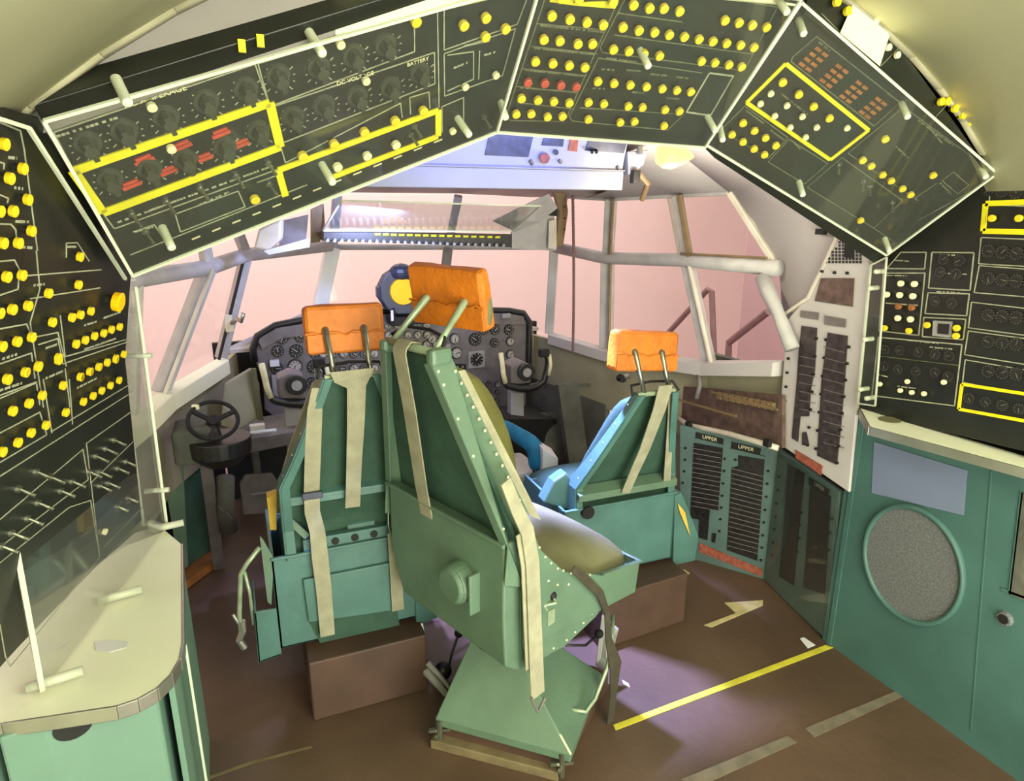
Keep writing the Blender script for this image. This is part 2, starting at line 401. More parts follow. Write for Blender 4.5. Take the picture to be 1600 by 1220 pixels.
# sills
def sill(pts,nm,m,dz0,dz1,din,dn=.0):
    mb=MB()
    ctr=V((0,2.6,0)); rings=[]
    for p in pts:
        inn=V((0,2.4,0))-V((p.x,p.y,0)); inn.normalize()
        rings.append([p+V((0,0,dz0)),p+inn*din+V((0,0,dz0-.012)),p+inn*(din+dn)+V((0,0,dz1)),p+V((0,0,dz1))])
    mb.loft(rings); return struct(mb,nm,m,bevel=.004)
aft=V((1.29,1.62,1.13)); aftL=V((-1.3,1.6,1.1))
sill([B[0]+V((0,.0,0)),B[1],B[2],B[3]],'trim_sill_right','shell',.012,-.062,.06)
sill([LB[0],LB[1],LB[2],LB[3]],'trim_sill_left','cream',.012,-.075,.07)
# nose deck behind the glareshield
struct(MB().prism([V((.98,3.98,.99)),Fb[1]+V((0,.03,0)),Fb[0]+V((0,.03,0)),V((-1.0,3.98,.99))],(0,0,-.02)),'trim_nose_deck','shell')
# side walls under the sills, with small low window openings on the right
def low(pts,z0,z1,nm,m,ins=.02):
    mb=MB(); rings=[]
    for p in pts:
        rings.append([V((p.x,p.y,p.z+z1)),V((p.x+.03*(1 if p.x>0 else -1),p.y,p.z+z1)),V((p.x+.03*(1 if p.x>0 else -1),p.y,z0)),V((p.x,p.y,z0))])
    mb.loft(rings); return struct(mb,nm,m)
low([B[0],B[1]],.78,-.04,'wall_right_front','beige')
low([B[1],B[2],B[3],V((.9,4.15,.98))],.60,-.04,'wall_right_side','beige')
struct(MB().box((1.50,2.2,.5),(.04,1.3,1.0)),'wall_right_corner','canvas')
low([B[1]+V((0,.1,0)),B[1]+V((-.02,.35,0))],0,-.4,'wall_right_low','beige')
low([B[2]+V((0,-.02,0)),B[3],V((.9,4.15,.98))],0,-.34,'wall_right_nose','canvas')
low([LB[0],LB[1],LB[2],LB[3],V((-.92,4.15,.98))],.52,-.04,'wall_left_front','beige')
low([p+V((-.14,0,0)) for p in (LB[0],LB[1],LB[2],LB[3],V((-.92,4.15,.98)))],0,-.45,'wall_left_low','blackr')  # black colour stands in for the darkness below the left ledge
struct(MB().box((0,4.18,.5),(2.1,.04,1.0)),'wall_nose','blackr')
# shell between windows and arch
def grid(rows,nm,m,sm=True):
    mb=MB()
    for r0,r1 in zip(rows,rows[1:]):
        for i in range(len(r0)-1): mb.face([r0[i],r0[i+1],r1[i+1],r1[i]])
    bmesh.ops.remove_doubles(mb.bm,verts=mb.bm.verts,dist=1e-4)
    return struct(mb,nm,m,smooth=sm,solid=.012)
def lerp(a,b,t): return V(a)*(1-t)+V(b)*t
rA=[V((1.31,1.6,.9)),V((1.31,1.6,1.12)),V((1.31,1.6,1.5)),V((1.27,1.6,1.78)),V((1.10,1.6,2.0)),V((.7,1.6,2.2)),V((0,1.6,2.3))]
rB=[V((1.31,2.12,.9)),B[0]+V((.01,0,0)),R[0]+V((.01,0,0)),rx(1180,345,1.2),T[0],V((.72,2.3,2.03)),V((0,2.3,2.08))]
rM=[lerp(a,b,.5)+V((.02,0,.0)) for a,b in zip(rA,rB)]
grid([rA,rM,rB],'wall_right_shell','shell')
mir=lambda r:[V((-p.x,p.y,p.z)) for p in r]
rC=[T[0],T[0].lerp(V((.72,2.3,2.03)),.5)+V((0,0,.03)),V((.72,2.3,2.03)),V((0,2.3,2.08))]
rows=[rC]
for t,(tx,cz,cy) in zip((T[1],T[2],T[3]),((.66,1.99,2.75),(.6,1.97,3.2),(.55,1.93,3.6))):
    rows.append([t,t.lerp(V((tx,cy,cz)),.5)+V((0,0,.02)),V((tx,cy,cz)),V((0,cy,cz+.03))])
rows.append([V((.88,3.9,1.84)),V((.7,3.95,1.85)),V((.42,3.97,1.86)),V((0,3.97,1.86))])
grid(rows,'ceiling_front_right','shell')
rL=[mir([rows[0][0]])[0]]
grid([[V((-p.x,p.y,p.z)) for p in r] for r in rows],'ceiling_front_left','shell')
rBL=[V((-1.31,2.3,.9)),LB[0],LR[0],V((-1.22,2.35,1.7)),LT[0],V((-.72,2.3,2.03)),V((0,2.3,2.08))]
mA=mir(rA); mA[0].x=mA[1].x=-1.5; mA[2].x=-1.42; rBL[0].x=-1.42
grid([mA,rBL],'wall_left_shell','shell')
# ============================================================ OVERHEAD ARCH
th=math.radians(43); dd=V((0,-math.cos(th),math.sin(th)))
def arch(p,q):
    a=onY(*p,1.65); b=onY(*q,1.65); return Plane(a,b,a+dd)
PL=arch((205,430),(775,205)); PC=arch((775,205),(1100,228)); PR=arch((1100,228),(1385,400))
# vertical ring bulkhead behind the arch
PB=Plane((-1,1.34,1.9),(1,1.34,1.9),(0,1.34,2.2))
def bulk(x0,x1,nm,m,low0,low1,y=1.34):
    pts=[]
    nn=14
    for i in range(nn+1):
        x=x0+(x1-x0)*i/nn; pts.append(V((x,y,.547+math.sqrt(max(0,1.785**2-x*x)))))
    return struct(MB().prism(pts+[V((x1,y,low1)),V((x0,y,low0))],(0,.012,0)),nm,m)
bulk(-1.17,-.66,'wall_bulkhead_left','mauve',1.86,2.06); bulk(-.66,-.2,'wall_bulkhead_left_pale','cream',2.06,2.2)  # grey to cream step paints in the boundary of a reflection
bulk(-.2,.45,'wall_bulkhead_centre','cream',2.2,2.22)

def slab(P,pts,name,label,grp=None,t=.05):
    q=poly(P,pts); c=sum(q,V())/len(q); r=thing(name,label,'switch panel',P.mat(c),grp)
    MB().prism(q,-P.n*t).build('panel_face','black',r,bevel=.002); return r
# ---- left diagonal panel
c1=lambda pts:cv(0,0,.3279,pts); c2=lambda pts:cv(400,0,.2875,pts)
left=slab(PL,[(52,164),(205,432),(776,206),(852,-80)],'overhead_switch_panel','black overhead switch panel at upper left with two yellow outlined zones and white-capped switches')
knobs(PL,left,c2([(865,112),(1125,133),(1245,92),(1242,195),(1352,152),(250,842),(420,778),(585,712),(752,652),(905,597)])+c1([(1212,945)]),KN['yel'],'yellow_knob')
knobs(PL,left,c2([(440,902),(600,842),(757,782)]),KN['pale'],'white_knob')
knobs(PL,left,c2([(1068,712),(1136,470),(1303,408),(458,240),(597,438)])+c1([(722,508),(815,708)]),KS['pale'],'small_pale_knob')
rot=c1([(425,700),(600,640),(800,575),(990,500),(1180,440),(530,870),(720,820),(890,775),(1080,715),(1240,640)])+c2([(130,430),(350,380),(540,320),(715,260),(210,650),(380,590),(560,540),(740,490),(900,410)])
knobs(PL,left,rot,ROTARY,'rotary_switch'); ticks(PL,left,rot,.026)
tg=c1([(635,1035),(800,975),(960,910),(1130,850),(1285,790),(700,1120),(1290,890)])+c2([(870,700),(850,745),(1250,650)])
knobs(PL,left,tg,TOGGLE,'toggle_switch')
mb=MB()
for x,y,w in c1([(690,768),(870,700),(1055,640),(805,820),(980,755),(1155,690),(630,885)]) and [(*p,w) for p,w in zip(c1([(690,768),(870,700),(1055,640),(805,820),(980,755),(1155,690),(630,885)]),(.05,.05,.05,.045,.04,.04,.05))]:
    c=PL.at(x,y,.002); e1=PL.at(x+10,y-4,.002); d=(e1-c).normalized()
    mb=MB(); mb.bar(c-d*w*.36,c+d*w*.36,.008,.003,PL.n); mb.bar(c-d*w*.26+PL.n.cross(d)*.009,c+d*w*.3+PL.n.cross(d)*.009,.006,.003,PL.n)
    mb.build('red_legend','red',left)
W1=.0032
def L1(h,polys,w=W1): return polys
lines(PL,left,[c1([(350,815),(1285,490),(1335,700),(490,1015),(350,815)])],.018,'yellow_zone_outline','ylw',.002,.003)
lines(PL,left,[c2([(160,1065),(120,925),(990,600),(990,740),(420,960)])],.015,'yellow_zone_outline','ylw',.002,.003)
lines(PL,left,[c1([(345,800),(255,630),(1215,305),(1280,490)]),c2([(70,560),(10,345),(860,92),(862,280),(85,575)]),c2([(90,580),(970,285),(972,455),(130,782),(160,885)]),
  c2([(160,885),(785,560),(795,640)]),c2([(840,620),(835,530),(940,500),(945,590)]),c2([(985,0),(995,585)]),c2([(1022,0),(1022,272),(1420,132),(1470,0)]),
  c2([(1022,292),(1410,155),(1340,410),(1025,522),(1022,292)]),c2([(1040,300),(1182,280),(1182,430),(1040,495)]),c2([(1215,275),(1210,430)]),c2([(1012,720),(1010,580),(1128,530),(1128,690)]),
  c1([(350,830),(545,1090),(1340,800)]),c1([(835,1020),(1135,910),(1168,985),(860,1105),(835,1020)]),c1([(635,1105),(735,1070),(775,1130)]),c1([(1225,870),(1320,835)]),c1([(620,1215),(1464,880)])],.0026,'engraved_line','mark')
textmarks(PL,left,[c1([(270,650)])[0]+c1([(560,560)])[0],c2([(420,220)])[0]+c2([(640,150)])[0],c1([(950,975)])[0]+c1([(1090,915)])[0],c1([(640,1105)])[0]+c1([(730,1080)])[0],c2([(1130,250)])[0]+c2([(1270,220)])[0],c2([(1075,370)])[0]+c2([(1150,340)])[0],c2([(1240,300)])[0]+c2([(1310,280)])[0],c1([(560,1060)])[0]+c1([(820,965)])[0],c1([(720,1000)])[0]+c1([(1300,790)])[0]],'mark')
def ptext(P,root,s,x0,y0,x1,y1,size,m='mark'):
    a=P.at(x0,y0,.0015);b=P.at(x1,y1,.0015); text(s,size,m,root,basis((a+b)/2,b-a,P.n))
ptext(PL,left,'AC AMPERAGE',*c1([(640,490)])[0],*c1([(840,430)])[0],.016,'pale')
ptext(PL,left,'TEST',*c2([(240,262)])[0],*c2([(310,240)])[0],.013,'pale')
ptext(PL,left,'DC VOLTAGE',*c2([(480,445)])[0],*c2([(600,408)])[0],.013,'pale')
ptext(PL,left,'BATTERY',*c2([(835,350)])[0],*c2([(925,322)])[0],.012,'pale')
mb=MB()
for i in range(13):
    a=(300+i*31.5,374-i*12.6); q=[PL.at(a[0],a[1],.001),PL.at(a[0]+13,a[1]-5.2,.001)]
    mb.bar(q[0],q[1],.004,.001,PL.n)
mb.build('white_dash_row','pale',left)
mb=MB()
for x,y in ((378,74),(407,66)):
    mb.box(PL.at(x,y-2,.006),(.012,.006,.02))
mb.build('zone_tab','ylw',left)
acrylic('acrylic_cover','clear acrylic sheet over the upper left switch panel, edge highlights painted pale',PL,[(68,188),(207,430),(776,206),(846,-32)],.045,
  [(195,152),(265,380),(499,76),(516,279),(729,205),(150,345),(95,170)][:5],'acr',.006)
# ---- centre panel
c3=lambda pts:cv(760,0,.3125,pts)
cen=slab(PC,[(776,206),(1101,230),(1252,-3),(1262,-30),(850,-40)],'overhead_breaker_panel','black centre overhead panel packed with yellow push knobs and one row of red knobs')
yk=c3([(325,75),(415,92),(500,107),(582,120),(285,193),(365,200),(455,215),(528,215),(243,303),(330,313),(412,323),(490,333),(173,488),(256,497),(335,503),(412,510),(147,566),(222,565),(304,580),(378,577),
 (733,20),(813,37),(885,38),(963,52),(1190,98),(1260,110),(1327,122),(1398,132),(680,132),(760,148),(838,157),(912,170),(987,180),(1060,192),(1130,203),(1198,213),(1268,222),(1335,233),
 (633,243),(710,252),(785,265),(863,275),(1073,302),(1140,310),(1210,320),(1273,330),(555,403),(636,413),(717,421),(798,430),(877,440),(950,448),(1020,455),(508,508),(585,515),(707,527),(778,533),(891,545),(963,553),(508,593),(667,608),(738,604),(886,625),(630,8),(372,-15),(460,-10)])
knobs(PC,cen,yk,KN['yel'],'yellow_knob'); knobs(PC,cen,c3([(205,408),(290,412),(370,422),(447,430)]),KN['red'],'red_knob')
lines(PC,cen,[c3([(290,0),(95,590),(130,603),(385,607),(400,590),(640,45)]),c3([(255,118),(600,150)]),c3([(225,232),(555,268)]),c3([(180,343),(500,378)]),c3([(155,432),(460,465)]),c3([(155,512),(440,545)]),
  c3([(690,0),(568,235),(580,262),(1290,352)]),c3([(1455,35),(1250,0)]),c3([(1455,35),(1290,352)]),c3([(655,65),(980,110)]),c3([(640,175),(1330,270)]),c3([(1080,365),(560,290),(415,585),(430,605),(905,650),(990,570)]),c3([(470,538),(960,570)])],.0026,'engraved_line','markd')
lines(PC,cen,[c3([(1115,365),(1235,380),(1120,578),(1000,560),(1115,365)])],.0045,'pale_zone_outline','mark')
mb=MB(); q=poly(PC,c3([(318,-10),(440,-5),(430,12),(500,8),(660,0),(642,40),(425,22),(315,5)]),.001); mb.prism(q,PC.n*.003); mb.build('yellow_zone_outline','ylw',cen)
textmarks(PC,cen,[c3([(a)])[0]+c3([(b)])[0] for a,b in (((270,127),(590,160)),((240,240),(540,272)),((195,350),(485,380)),((170,438),(445,460)),((575,345),(650,352)),((700,350),(770,355)),((820,370),(900,378)),((950,385),(1010,392)),((530,440),(600,445)),((730,460),(790,465)),((900,490),(970,495)),((600,290),(760,312)),((690,180),(800,195)),((1060,220),(1130,230)),((470,538),(560,545)))])
acrylic('acrylic_cover','clear acrylic sheet over the centre overhead knob panel',PC,[(776,206),(1101,230),(1252,-3),(846,-32)],.045,[(788,178),(1115,200),(1010,98),(1226,14)],'acr',.006)
# ---- right diagonal panel
c4=lambda pts:cv(1090,0,.3444,pts)
rt=slab(PR,[(1101,232),(1116,247),(1370,414),(1386,403),(1562,270),(1252,-3)],'overhead_switch_panel','black overhead switch panel at upper right with one yellow outlined rectangle of knobs')
knobs(PR,rt,c4([(385,370),(458,425),(525,480),(597,533),(850,628)]),KN['yel'],'yellow_knob')
knobs(PR,rt,c4([(332,424),(405,478),(475,528),(540,577)]),KS['pale'],'small_pale_knob')
knobs(PR,rt,c4([(205,555),(257,590),(307,622),(354,657),(155,607),(205,640),(255,672),(302,698),(748,724),(787,750),(838,790),(877,817),(928,853),(965,880),(1067,792),(738,997)]),KN['yel'],'yellow_knob')
knobs(PR,rt,c4([(645,757),(755,833),(787,855),(888,930)]),TOGGLE,'toggle_switch')
knobs(PR,rt,c4([(285,470),(350,525),(420,577),(490,622),(678,580)]),KS['pale'],'small_pale_knob')
lines(PR,rt,[c4([(400,288),(776,590),(602,725),(222,465),(400,288)])],.010,'yellow_zone_outline','ylw',.002,.003)
lines(PR,rt,[c4([(540,165),(918,465),(800,572),(425,280),(430,260),(540,165)]),c4([(215,480),(410,625),(320,718),(105,590),(215,480)]),c4([(415,632),(590,742),(485,835),(320,735),(415,632)]),c4([(935,485),(1365,800),(1000,1000)]),c4([(935,485),(682,695),(985,900),(1000,910)]),
  c4([(655,715),(930,910),(800,1035),(497,850),(655,715)]),c4([(1160,780),(1230,840),(1180,880),(1110,820),(1160,780)]),c4([(1085,830),(985,900)]),c4([(800,1035),(880,1090)])],.0026,'engraved_line','markd')
for x,y in c4([(525,270),(618,345),(708,418),(795,490)]):
    mb=MB(); cc=PR.at(x,y,.001); d=(PR.at(x+20,y+15,.001)-cc).normalized(); e=PR.n.cross(d)
    for i in range(4):
        for j in (-.5,.5):
            c=cc+d*((i-1.5)*.019)*.0+e*(i-1.5)*.016+d*j*.026
            mb.bar(c-d*.010,c+d*.010,.008,.002,PR.n)
    mb.build('annunciator_group','amber',rt)
textmarks(PR,rt,[c4([a])[0]+c4([b])[0] for a,b in (((220,500),(300,560)),((330,590),(400,640)),((430,640),(470,680)),((1000,545),(1160,660)),((1060,590),(1110,650)),((380,425),(500,520)),((550,190),(600,230)),((900,665),(960,720)),((1100,830),(1150,880)))])
acrylic('acrylic_cover','clear acrylic sheet over the upper right switch panel',PR,[(1104,226),(1385,398),(1558,270),(1252,3)],.045,[(1254,48),(1416,178),(1538,272),(1253,300),(1388,388),(1128,214)],'acr',.006)
# ring panel at far upper right, behind the diagonal panel
pts=[]
for i in range(15):
    x=.44+(1.20-.44)*i/14; pts.append(V((x,1.325,.547+math.sqrt(1.78**2-x*x))))
cc=sum(pts,V())/15; r=thing('curved_bulkhead_panel','dark curved panel at the top right edge with few yellow knobs and taped paper','switch panel',PB.mat(cc))
PB2=Plane((-1,1.325,1.9),(1,1.325,1.9),(0,1.325,2.2))
MB().prism(pts+[V((1.27,1.325,1.85)),V((.43,1.325,2.2))],(0,.012,0)).build('panel_face','black',r)
knobs(PB2,r,c4([(627,10),(675,52),(1128,460),(1162,493),(1198,523),(1232,555),(1100,462)]),KN['yel'],'yellow_knob')
knobs(PB2,r,c4([(805,98),(865,215),(905,250),(1100,368)]),KS['pale'],'small_pale_knob')
lines(PB2,r,[c4([(830,300),(960,170)]),c4([(1070,540),(1190,410)]),c4([(560,60),(800,300),(1370,790)])],.003,'engraved_line','markd')
q=poly(PB2,c4([(705,15),(870,155),(825,300),(645,150)]),.012)
o=MB(Matrix.Identity(4)); o.prism(q,PB2.n*.0015); tag(o.build('taped_paper','paper'),'cream paper sheet stuck on the dark curved panel at upper right','paper')
# ============================================================ LEFT SIDE
PW=Plane((-1.415,1.45,.75),(-1.225,2.2,.75),(-1.135,1.33,1.894))
lw=slab(PW,[(-420,60),(-60,150),(0,166),(60,183),(205,430),(196,560),(222,812),(30,1010),(-60,1110),(-420,1400)],'side_switch_panel','black left side panel rising from the cream table, covered in rows of yellow knobs',t=.04)
c5=lambda pts:cv(0,180,.3770,pts); c6=lambda pts:cv(0,560,.5405,pts)
yl=c5([(20,120),(97,222),(42,262),(117,350),(57,398),(0,398),(132,480),(14,530),(78,530),(333,587),(30,670),(93,663),(327,703),(203,738),(0,820),(53,805),(118,790),(378,812),(335,827),(300,838),(219,858),(317,948),(355,932),(393,915),(431,903),(463,888),(497,877),(133,920),(73,938),(10,958),(243,1005),(160,1042),(107,1065),(33,1095),(335,1085),(373,1062),(410,1043),(445,1024),(481,1007),(514,990)])
yl+=c6([(22,60),(75,40),(112,22),(170,5),(233,53),(261,38),(287,24),(311,12),(335,3),(183,78),(123,107),(85,130),(38,152),(242,125),(270,108),(295,93),(320,78),(345,63),(191,156),(134,193),(91,215),(53,243),(8,270)])
knobs(PW,lw,yl,KL['yel'],'yellow_knob')
tg=c6([(125,420),(95,465),(50,507),(20,545),(190,385),(222,358),(290,285),(317,263),(342,238),(352,320),(325,362),(380,405),(300,370),(375,300),(350,430),(120,330),(70,380),(160,345),(270,330),(300,330)])
knobs(PW,lw,tg,TOGGLE,'toggle_switch')
knobs(PW,lw,c6([(302,500)]),KS['pale'],'small_pale_knob')
knobs(PW,lw,[(177,470)],stemcap(.022,.03,.012,'lens'),'orange_reflection_disc')  # solid disc painted in for an orange reflection on the acrylic, not a control
lines(PW,lw,[c5([(0,30),(85,65),(100,140),(155,560)]),c5([(0,195),(18,200),(15,225)]),c5([(0,330),(35,345),(30,365)]),c5([(0,450),(45,452),(65,475),(70,535)]),c5([(275,590),(275,530),(320,528),(370,605)]),
 c5([(0,605),(60,600),(80,640),(75,720),(0,745)]),c5([(105,665),(420,640)]),c5([(125,760),(415,715)]),c5([(0,885),(110,865),(130,915)]),c5([(150,560),(165,720),(125,860),(150,1020),(180,1210)]),c5([(140,920),(240,900),(275,1040)]),
 c5([(250,830),(270,1000),(520,930)]),c5([(260,1030),(540,935)]),c5([(0,1030),(130,985),(145,1090)]),c5([(160,950),(240,925),(260,1030)]),c5([(270,1050),(290,1210)]),c5([(0,1160),(150,1105),(165,1200)]),
 c6([(0,340),(385,95)]),c6([(0,465),(240,262),(255,350),(0,545)]),c6([(250,245),(385,150)]),c6([(262,360),(385,240)]),c6([(250,245),(288,570)]),c6([(0,590),(200,430),(262,410),(288,575),(30,890),(15,860),(0,770)]),c6([(300,545),(412,430)]),c6([(0,115),(105,70)]),c6([(0,215),(115,155),(135,220),(0,300)]),c6([(200,60),(210,190)]),c6([(150,210),(375,75)]),c6([(125,60),(150,215)])],.0026,'engraved_line','mark')
textmarks(PW,lw,[c5([a])[0]+c5([b])[0] for a,b in (((35,175),(70,178)),((60,300),(95,305)),((65,440),(120,442)),((80,545),(140,550)),((140,705),(185,700)),((280,545),(315,545)),((350,870),(400,855)),((430,840),(500,815)),((190,965),(235,950)),((350,970),(480,925)),((10,1010),(70,990)),((0,1140),(90,1110)),((190,1090),(260,1060)),((320,1130),(400,1090)))],'mark')
lines(PW,lw,[[(-300,90),(45,200),(196,436)]],.006,'panel_edge_bead','edge',.02,.006)
# clear box over the left panel
s0=V((-1.345,1.47,.762)); s1=V((-1.165,2.215,.762)); hgt=.86
tops0=onY(-30,395,1.5); 
r=thing('acrylic_guard','tall clear acrylic box guarding the left side panel above the cream table','acrylic cover',Matrix.Translation(s0.lerp(s1,.5)))
t1=onX(208,437,-1.15); t1=V((-1.145,2.17,1.56)); t0=V((-1.30,1.40,1.62))
MB().prism([s0,s1,t1,t0],(-.004,0,0)).build('clear_sheet','acrl',r)
MB().prism([s1,s1+V((-.07,.03,0)),t1+V((-.06,.03,-.01)),t1],(0,.004,0)).build('end_sheet','acrl',r)
mb=MB(); mb.bar(s1,t1+V((0,0,-.02)),.008,.006); mb.bar(s1+V((-.07,.03,0)),t1+V((-.06,.03,-.02)),.008,.006); mb.bar(t1,t0,.006,.006); mb.bar(t1,t1+V((-.06,.03,-.01)),.006,.006)
mb.bar(s0,t0,.010,.006); mb.build('sheet_edge_highlight','edge',r)
for p in (s0+V((.02,.02,.008)),s0.lerp(s1,.45)+V((.02,0,.008)),s1+V((.0,-.02,.008))):
    MB().cyl(p+V((-.05,-.01,0)),p+V((.05,.01,0)),.011,n=14).build('foot_bracket','edge',r,smooth=True)
for px,py in ((235,770),(232,835),(205,548)):
    p=s1.lerp(t1,(835-py)/400.); MB().cyl(p+V((-.05,.01,0)),p+V((.02,-.005,0)),.008,n=12).build('standoff','edge',r)
# table and scraps
E0=[(283,850),(284,1005),(279,1030),(265,1054),(243,1076),(213,1093),(180,1104),(0,1131),(-300,1190)]
top=[onZ(*p,.75) for p in E0]+[V((-1.8,1.45,.75)),V((-1.55,1.5,.75)),V((-1.26,2.23,.75)),onZ(250,822,.75)]
t=thing('side_table','cream topped side table with rounded aluminium edge below the left knob panel','table',Matrix.Translation(V((-1.2,1.8,.72))))
MB().prism(top,(0,0,-.012)).build('table_top','table',t)
mb=MB(); q=[p+V((.003,-.002,-.014)) for p in top[:9]]
for a,b in zip(q,q[1:]): mb.bar(a,b,.006,.034)
mb.build('metal_edge','alu',t,bevel=.002)
q=[onZ(*p,.7515) for p in ((148,1003),(172,1000),(200,1003),(198,1012),(170,1020),(150,1016))]
tag(MB().prism(q,(0,0,.002)).build('paper_scrap','white'),'small torn white paper scrap lying on the cream table','paper scrap')
q=[onZ(*p,.7515) for p in ((130,940),(150,925),(175,925),(170,938),(145,943))]
# cabinet under table
cab=thing('green_cabinet','mint green cabinet under the left table with a round black opening','cabinet',Matrix.Translation(V((-1.25,1.7,0))))
mb=MB()
f0=V((-1.335,1.405,0)); f1=V((-1.135,1.465,0))
mb.prism([f0,f1,V((-1.135,1.52,0)),V((-1.15,2.1,0)),V((-1.41,2.15,0)),V((-1.41,1.395,0))],(0,0,.728))
mb.build('body','mint',cab,bevel=.006)
PF=Plane(f0,f1,f0+V((0,0,1)))
cen0=PF.at(114,1134,.0); x=PF.u; y=V((0,0,1))
MB().prism([cen0+PF.n*.001+x*(.036*math.cos(a))+y*(.030*math.sin(a)) for a in [2*math.pi*i/24 for i in range(24)]],PF.n*.003).build('round_opening','blackr',cab)
MB().cyl(PF.at(183,1120),PF.at(183,1120,.006),.006,n=10).build('screw','mint',cab)
MB().prism([V((-1.118,1.50,0)),V((-1.105,1.50,0)),V((-1.12,2.1,0)),V((-1.133,2.1,0))],(0,0,.71)).build('side_rail','mint',cab)
MB().box((-1.085,1.62,.35),(.006,.006,.7)).build('edge_strip','edge',cab)
c2b=thing('mint_side_box','mint green box at the bottom left corner beside a black fitting','cabinet',Matrix.Translation(V((-1.5,1.4,0))))
MB().prism([V((-1.75,1.30,0)),V((-1.425,1.385,0)),V((-1.425,1.5,0)),V((-1.75,1.5,0))],(0,0,.69)).build('body','mint',c2b,bevel=.005)
bf=thing('black_fitting','black ribbed fitting with a silver screw between the mint cabinets','fitting',Matrix.Translation(V((-1.375,1.42,.5))))
mb=MB(); mb.box((-1.377,1.425,.60),(.045,.03,.07)); mb.cyl((-1.377,1.42,.585),(-1.377,1.42,.30),.026,.028,16)
for i in range(6): mb.cyl((-1.377,1.42,.55-i*.035),(-1.377,1.42,.54-i*.035),.030,n=16)
mb.build('ribbed_body','blackr',bf,bevel=.004); MB().cyl((-1.377,1.41,.62),(-1.377,1.405,.62),.006,n=10).build('screw','steel',bf)
MB().box((-1.377,1.43,.675),(.05,.03,.09)).build('bracket','alu',bf)
# green partition far left, with wood strip on the floor
g=thing('green_partition','tall green metal partition standing beyond the cream table on the left','partition',Matrix.Translation(V((-1.25,3.1,0))))
a_=onZ(284,903,0);b_=onZ(336,869,0)
MB().prism([a_,b_,b_+V((-.01,.02,0)),a_+V((-.01,.02,0))],(0,0,.72)).build('side_sheet','seatd',g)
MB().prism([onY(252,727,3.22),onY(286,723,3.22),onY(294,884,3.26),onY(281,894,3.26)],(0,.02,0)).build('front_flange','seat',g,bevel=.003)
MB().tube([onY(246,728,3.2),onY(268,712,3.2),onY(288,700,3.25)],.012).build('top_lip','frameL',g)
tag(MB().prism([onZ(286,925,.005),onZ(335,888,.005),onZ(335,868,.005),onZ(285,903,.005)],(0,0,.04)).build('wooden_strip','wood'),'orange brown wooden strip on the floor at the foot of the green partition','strip')
# ============================================================ RIGHT SIDE
PS=Plane((1.26,1.7,1.0),(1.26,1.0,1.0),(1.26,1.7,1.6))
rw=slab(PS,[(1362,408),(1386,400),(1562,268),(1760,200),(1760,800),(1600,705),(1340,642)],'wall_instrument_panel','black right wall panel of outlined instrument boxes above the cream shelf',t=.05)
c7=lambda pts:cv(1200,340,.3607,pts)
bx=[c7([(575,150),(685,150),(678,222),(515,220),(575,150)]),c7([(710,150),(892,152),(875,315),(695,305),(710,150)]),c7([(693,325),(872,330),(860,425),(680,415),(693,325)]),c7([(675,432),(857,440),(845,528),(668,515),(675,432)]),
 c7([(500,240),(680,240),(653,510),(480,490),(500,240)]),c7([(478,518),(840,550),(808,815),(450,770),(478,518)])]
lines(PS,rw,bx,.004,'box_outline','mark')
col=[(1546,283,1760,283,1546,318),(1533,371,1760,380,1529,410),(1530,415,1760,432,1522,455),(1518,472,1760,500,1513,510),(1513,517,1760,550,1507,552),(1508,562,1760,605,1504,595)]
lines(PS,rw,[[(1760,y1+45),(c,d+2),(a,b),(1760,y1)] for a,b,c_,y1,c,d in col],.0032,'box_outline','mark')
lines(PS,rw,[[(1760,310),(1540,318),(1536,361),(1760,366)]],.016,'yellow_zone_outline','ylw',.002,.003)
lines(PS,rw,[[(1760,640),(1503,600),(1498,639),(1760,686)]],.010,'yellow_zone_outline','ylw',.002,.003)
knobs(PS,rw,c7([(578,285),(637,287),(517,333),(573,335),(630,340),(565,435),(620,440)]),KN['pale'],'white_knob')
knobs(PS,rw,c7([(507,478),(613,490),(692,465),(820,478),(817,512)])+[(1551,341),(1593,341)],KN['yel'],'yellow_knob')
knobs(PS,rw,c7([(568,385),(625,390)]),KN['amber'],'brown_knob')
def dials(P,root,pts,r,name='dial'):
    for x,y in pts:
        c=P.at(x,y,.0); mb=MB(); n=P.n; u=P.u; v=n.cross(u)
        mb.cyl(c,c+n*.004,r,r,20); o=mb.build(name,'dial',root)
        mk=MB()
        for k in range(12):
            a=k*math.pi/6; d=u*math.cos(a)+v*math.sin(a); mk.bar(c+n*.0045+d*r*.74,c+n*.0045+d*r*.9,.0014,.0006,n)
        a=random.uniform(0,6.28); d=u*math.cos(a)+v*math.sin(a); mk.bar(c+n*.0048-d*r*.15,c+n*.0048+d*r*.6,.0022,.0006,n)
        mk.build('dial_pointer','markd',o)
b6=[(1384,546),(1407,547),(1436,550),(1462,553),(1484,556),(1382,572),(1404,577),(1432,580),(1462,582),(1482,588)]
dials(PS,rw,b6,.019)
knobs(PS,rw,[(1375,600),(1418,596),(1407,610),(1425,613),(1444,615),(1475,597)],KS['pale'],'small_pale_knob')
dials(PS,rw,[(1545+i*22,y+i*2.0) for y in (296,392,435,492,534,580) for i in range(4)],.021)
dials(PS,rw,[(1515+i*26,622+i*5.5) for i in range(5)],.018)
dials(PS,rw,[(1475,405),(1500,407),(1470,425),(1495,428),(1462,470),(1488,474)],.019)
mb=MB(); q=poly(PS,c7([(725,445),(800,450),(795,518),(722,510)]),.001); mb.prism(q,PS.n*.012); mb.build('display_frame','greyl',rw)
q=poly(PS,c7([(738,458),(787,461),(783,507),(735,502)]),.0135); MB().prism(q,PS.n*.002).build('display_window','dial',rw)
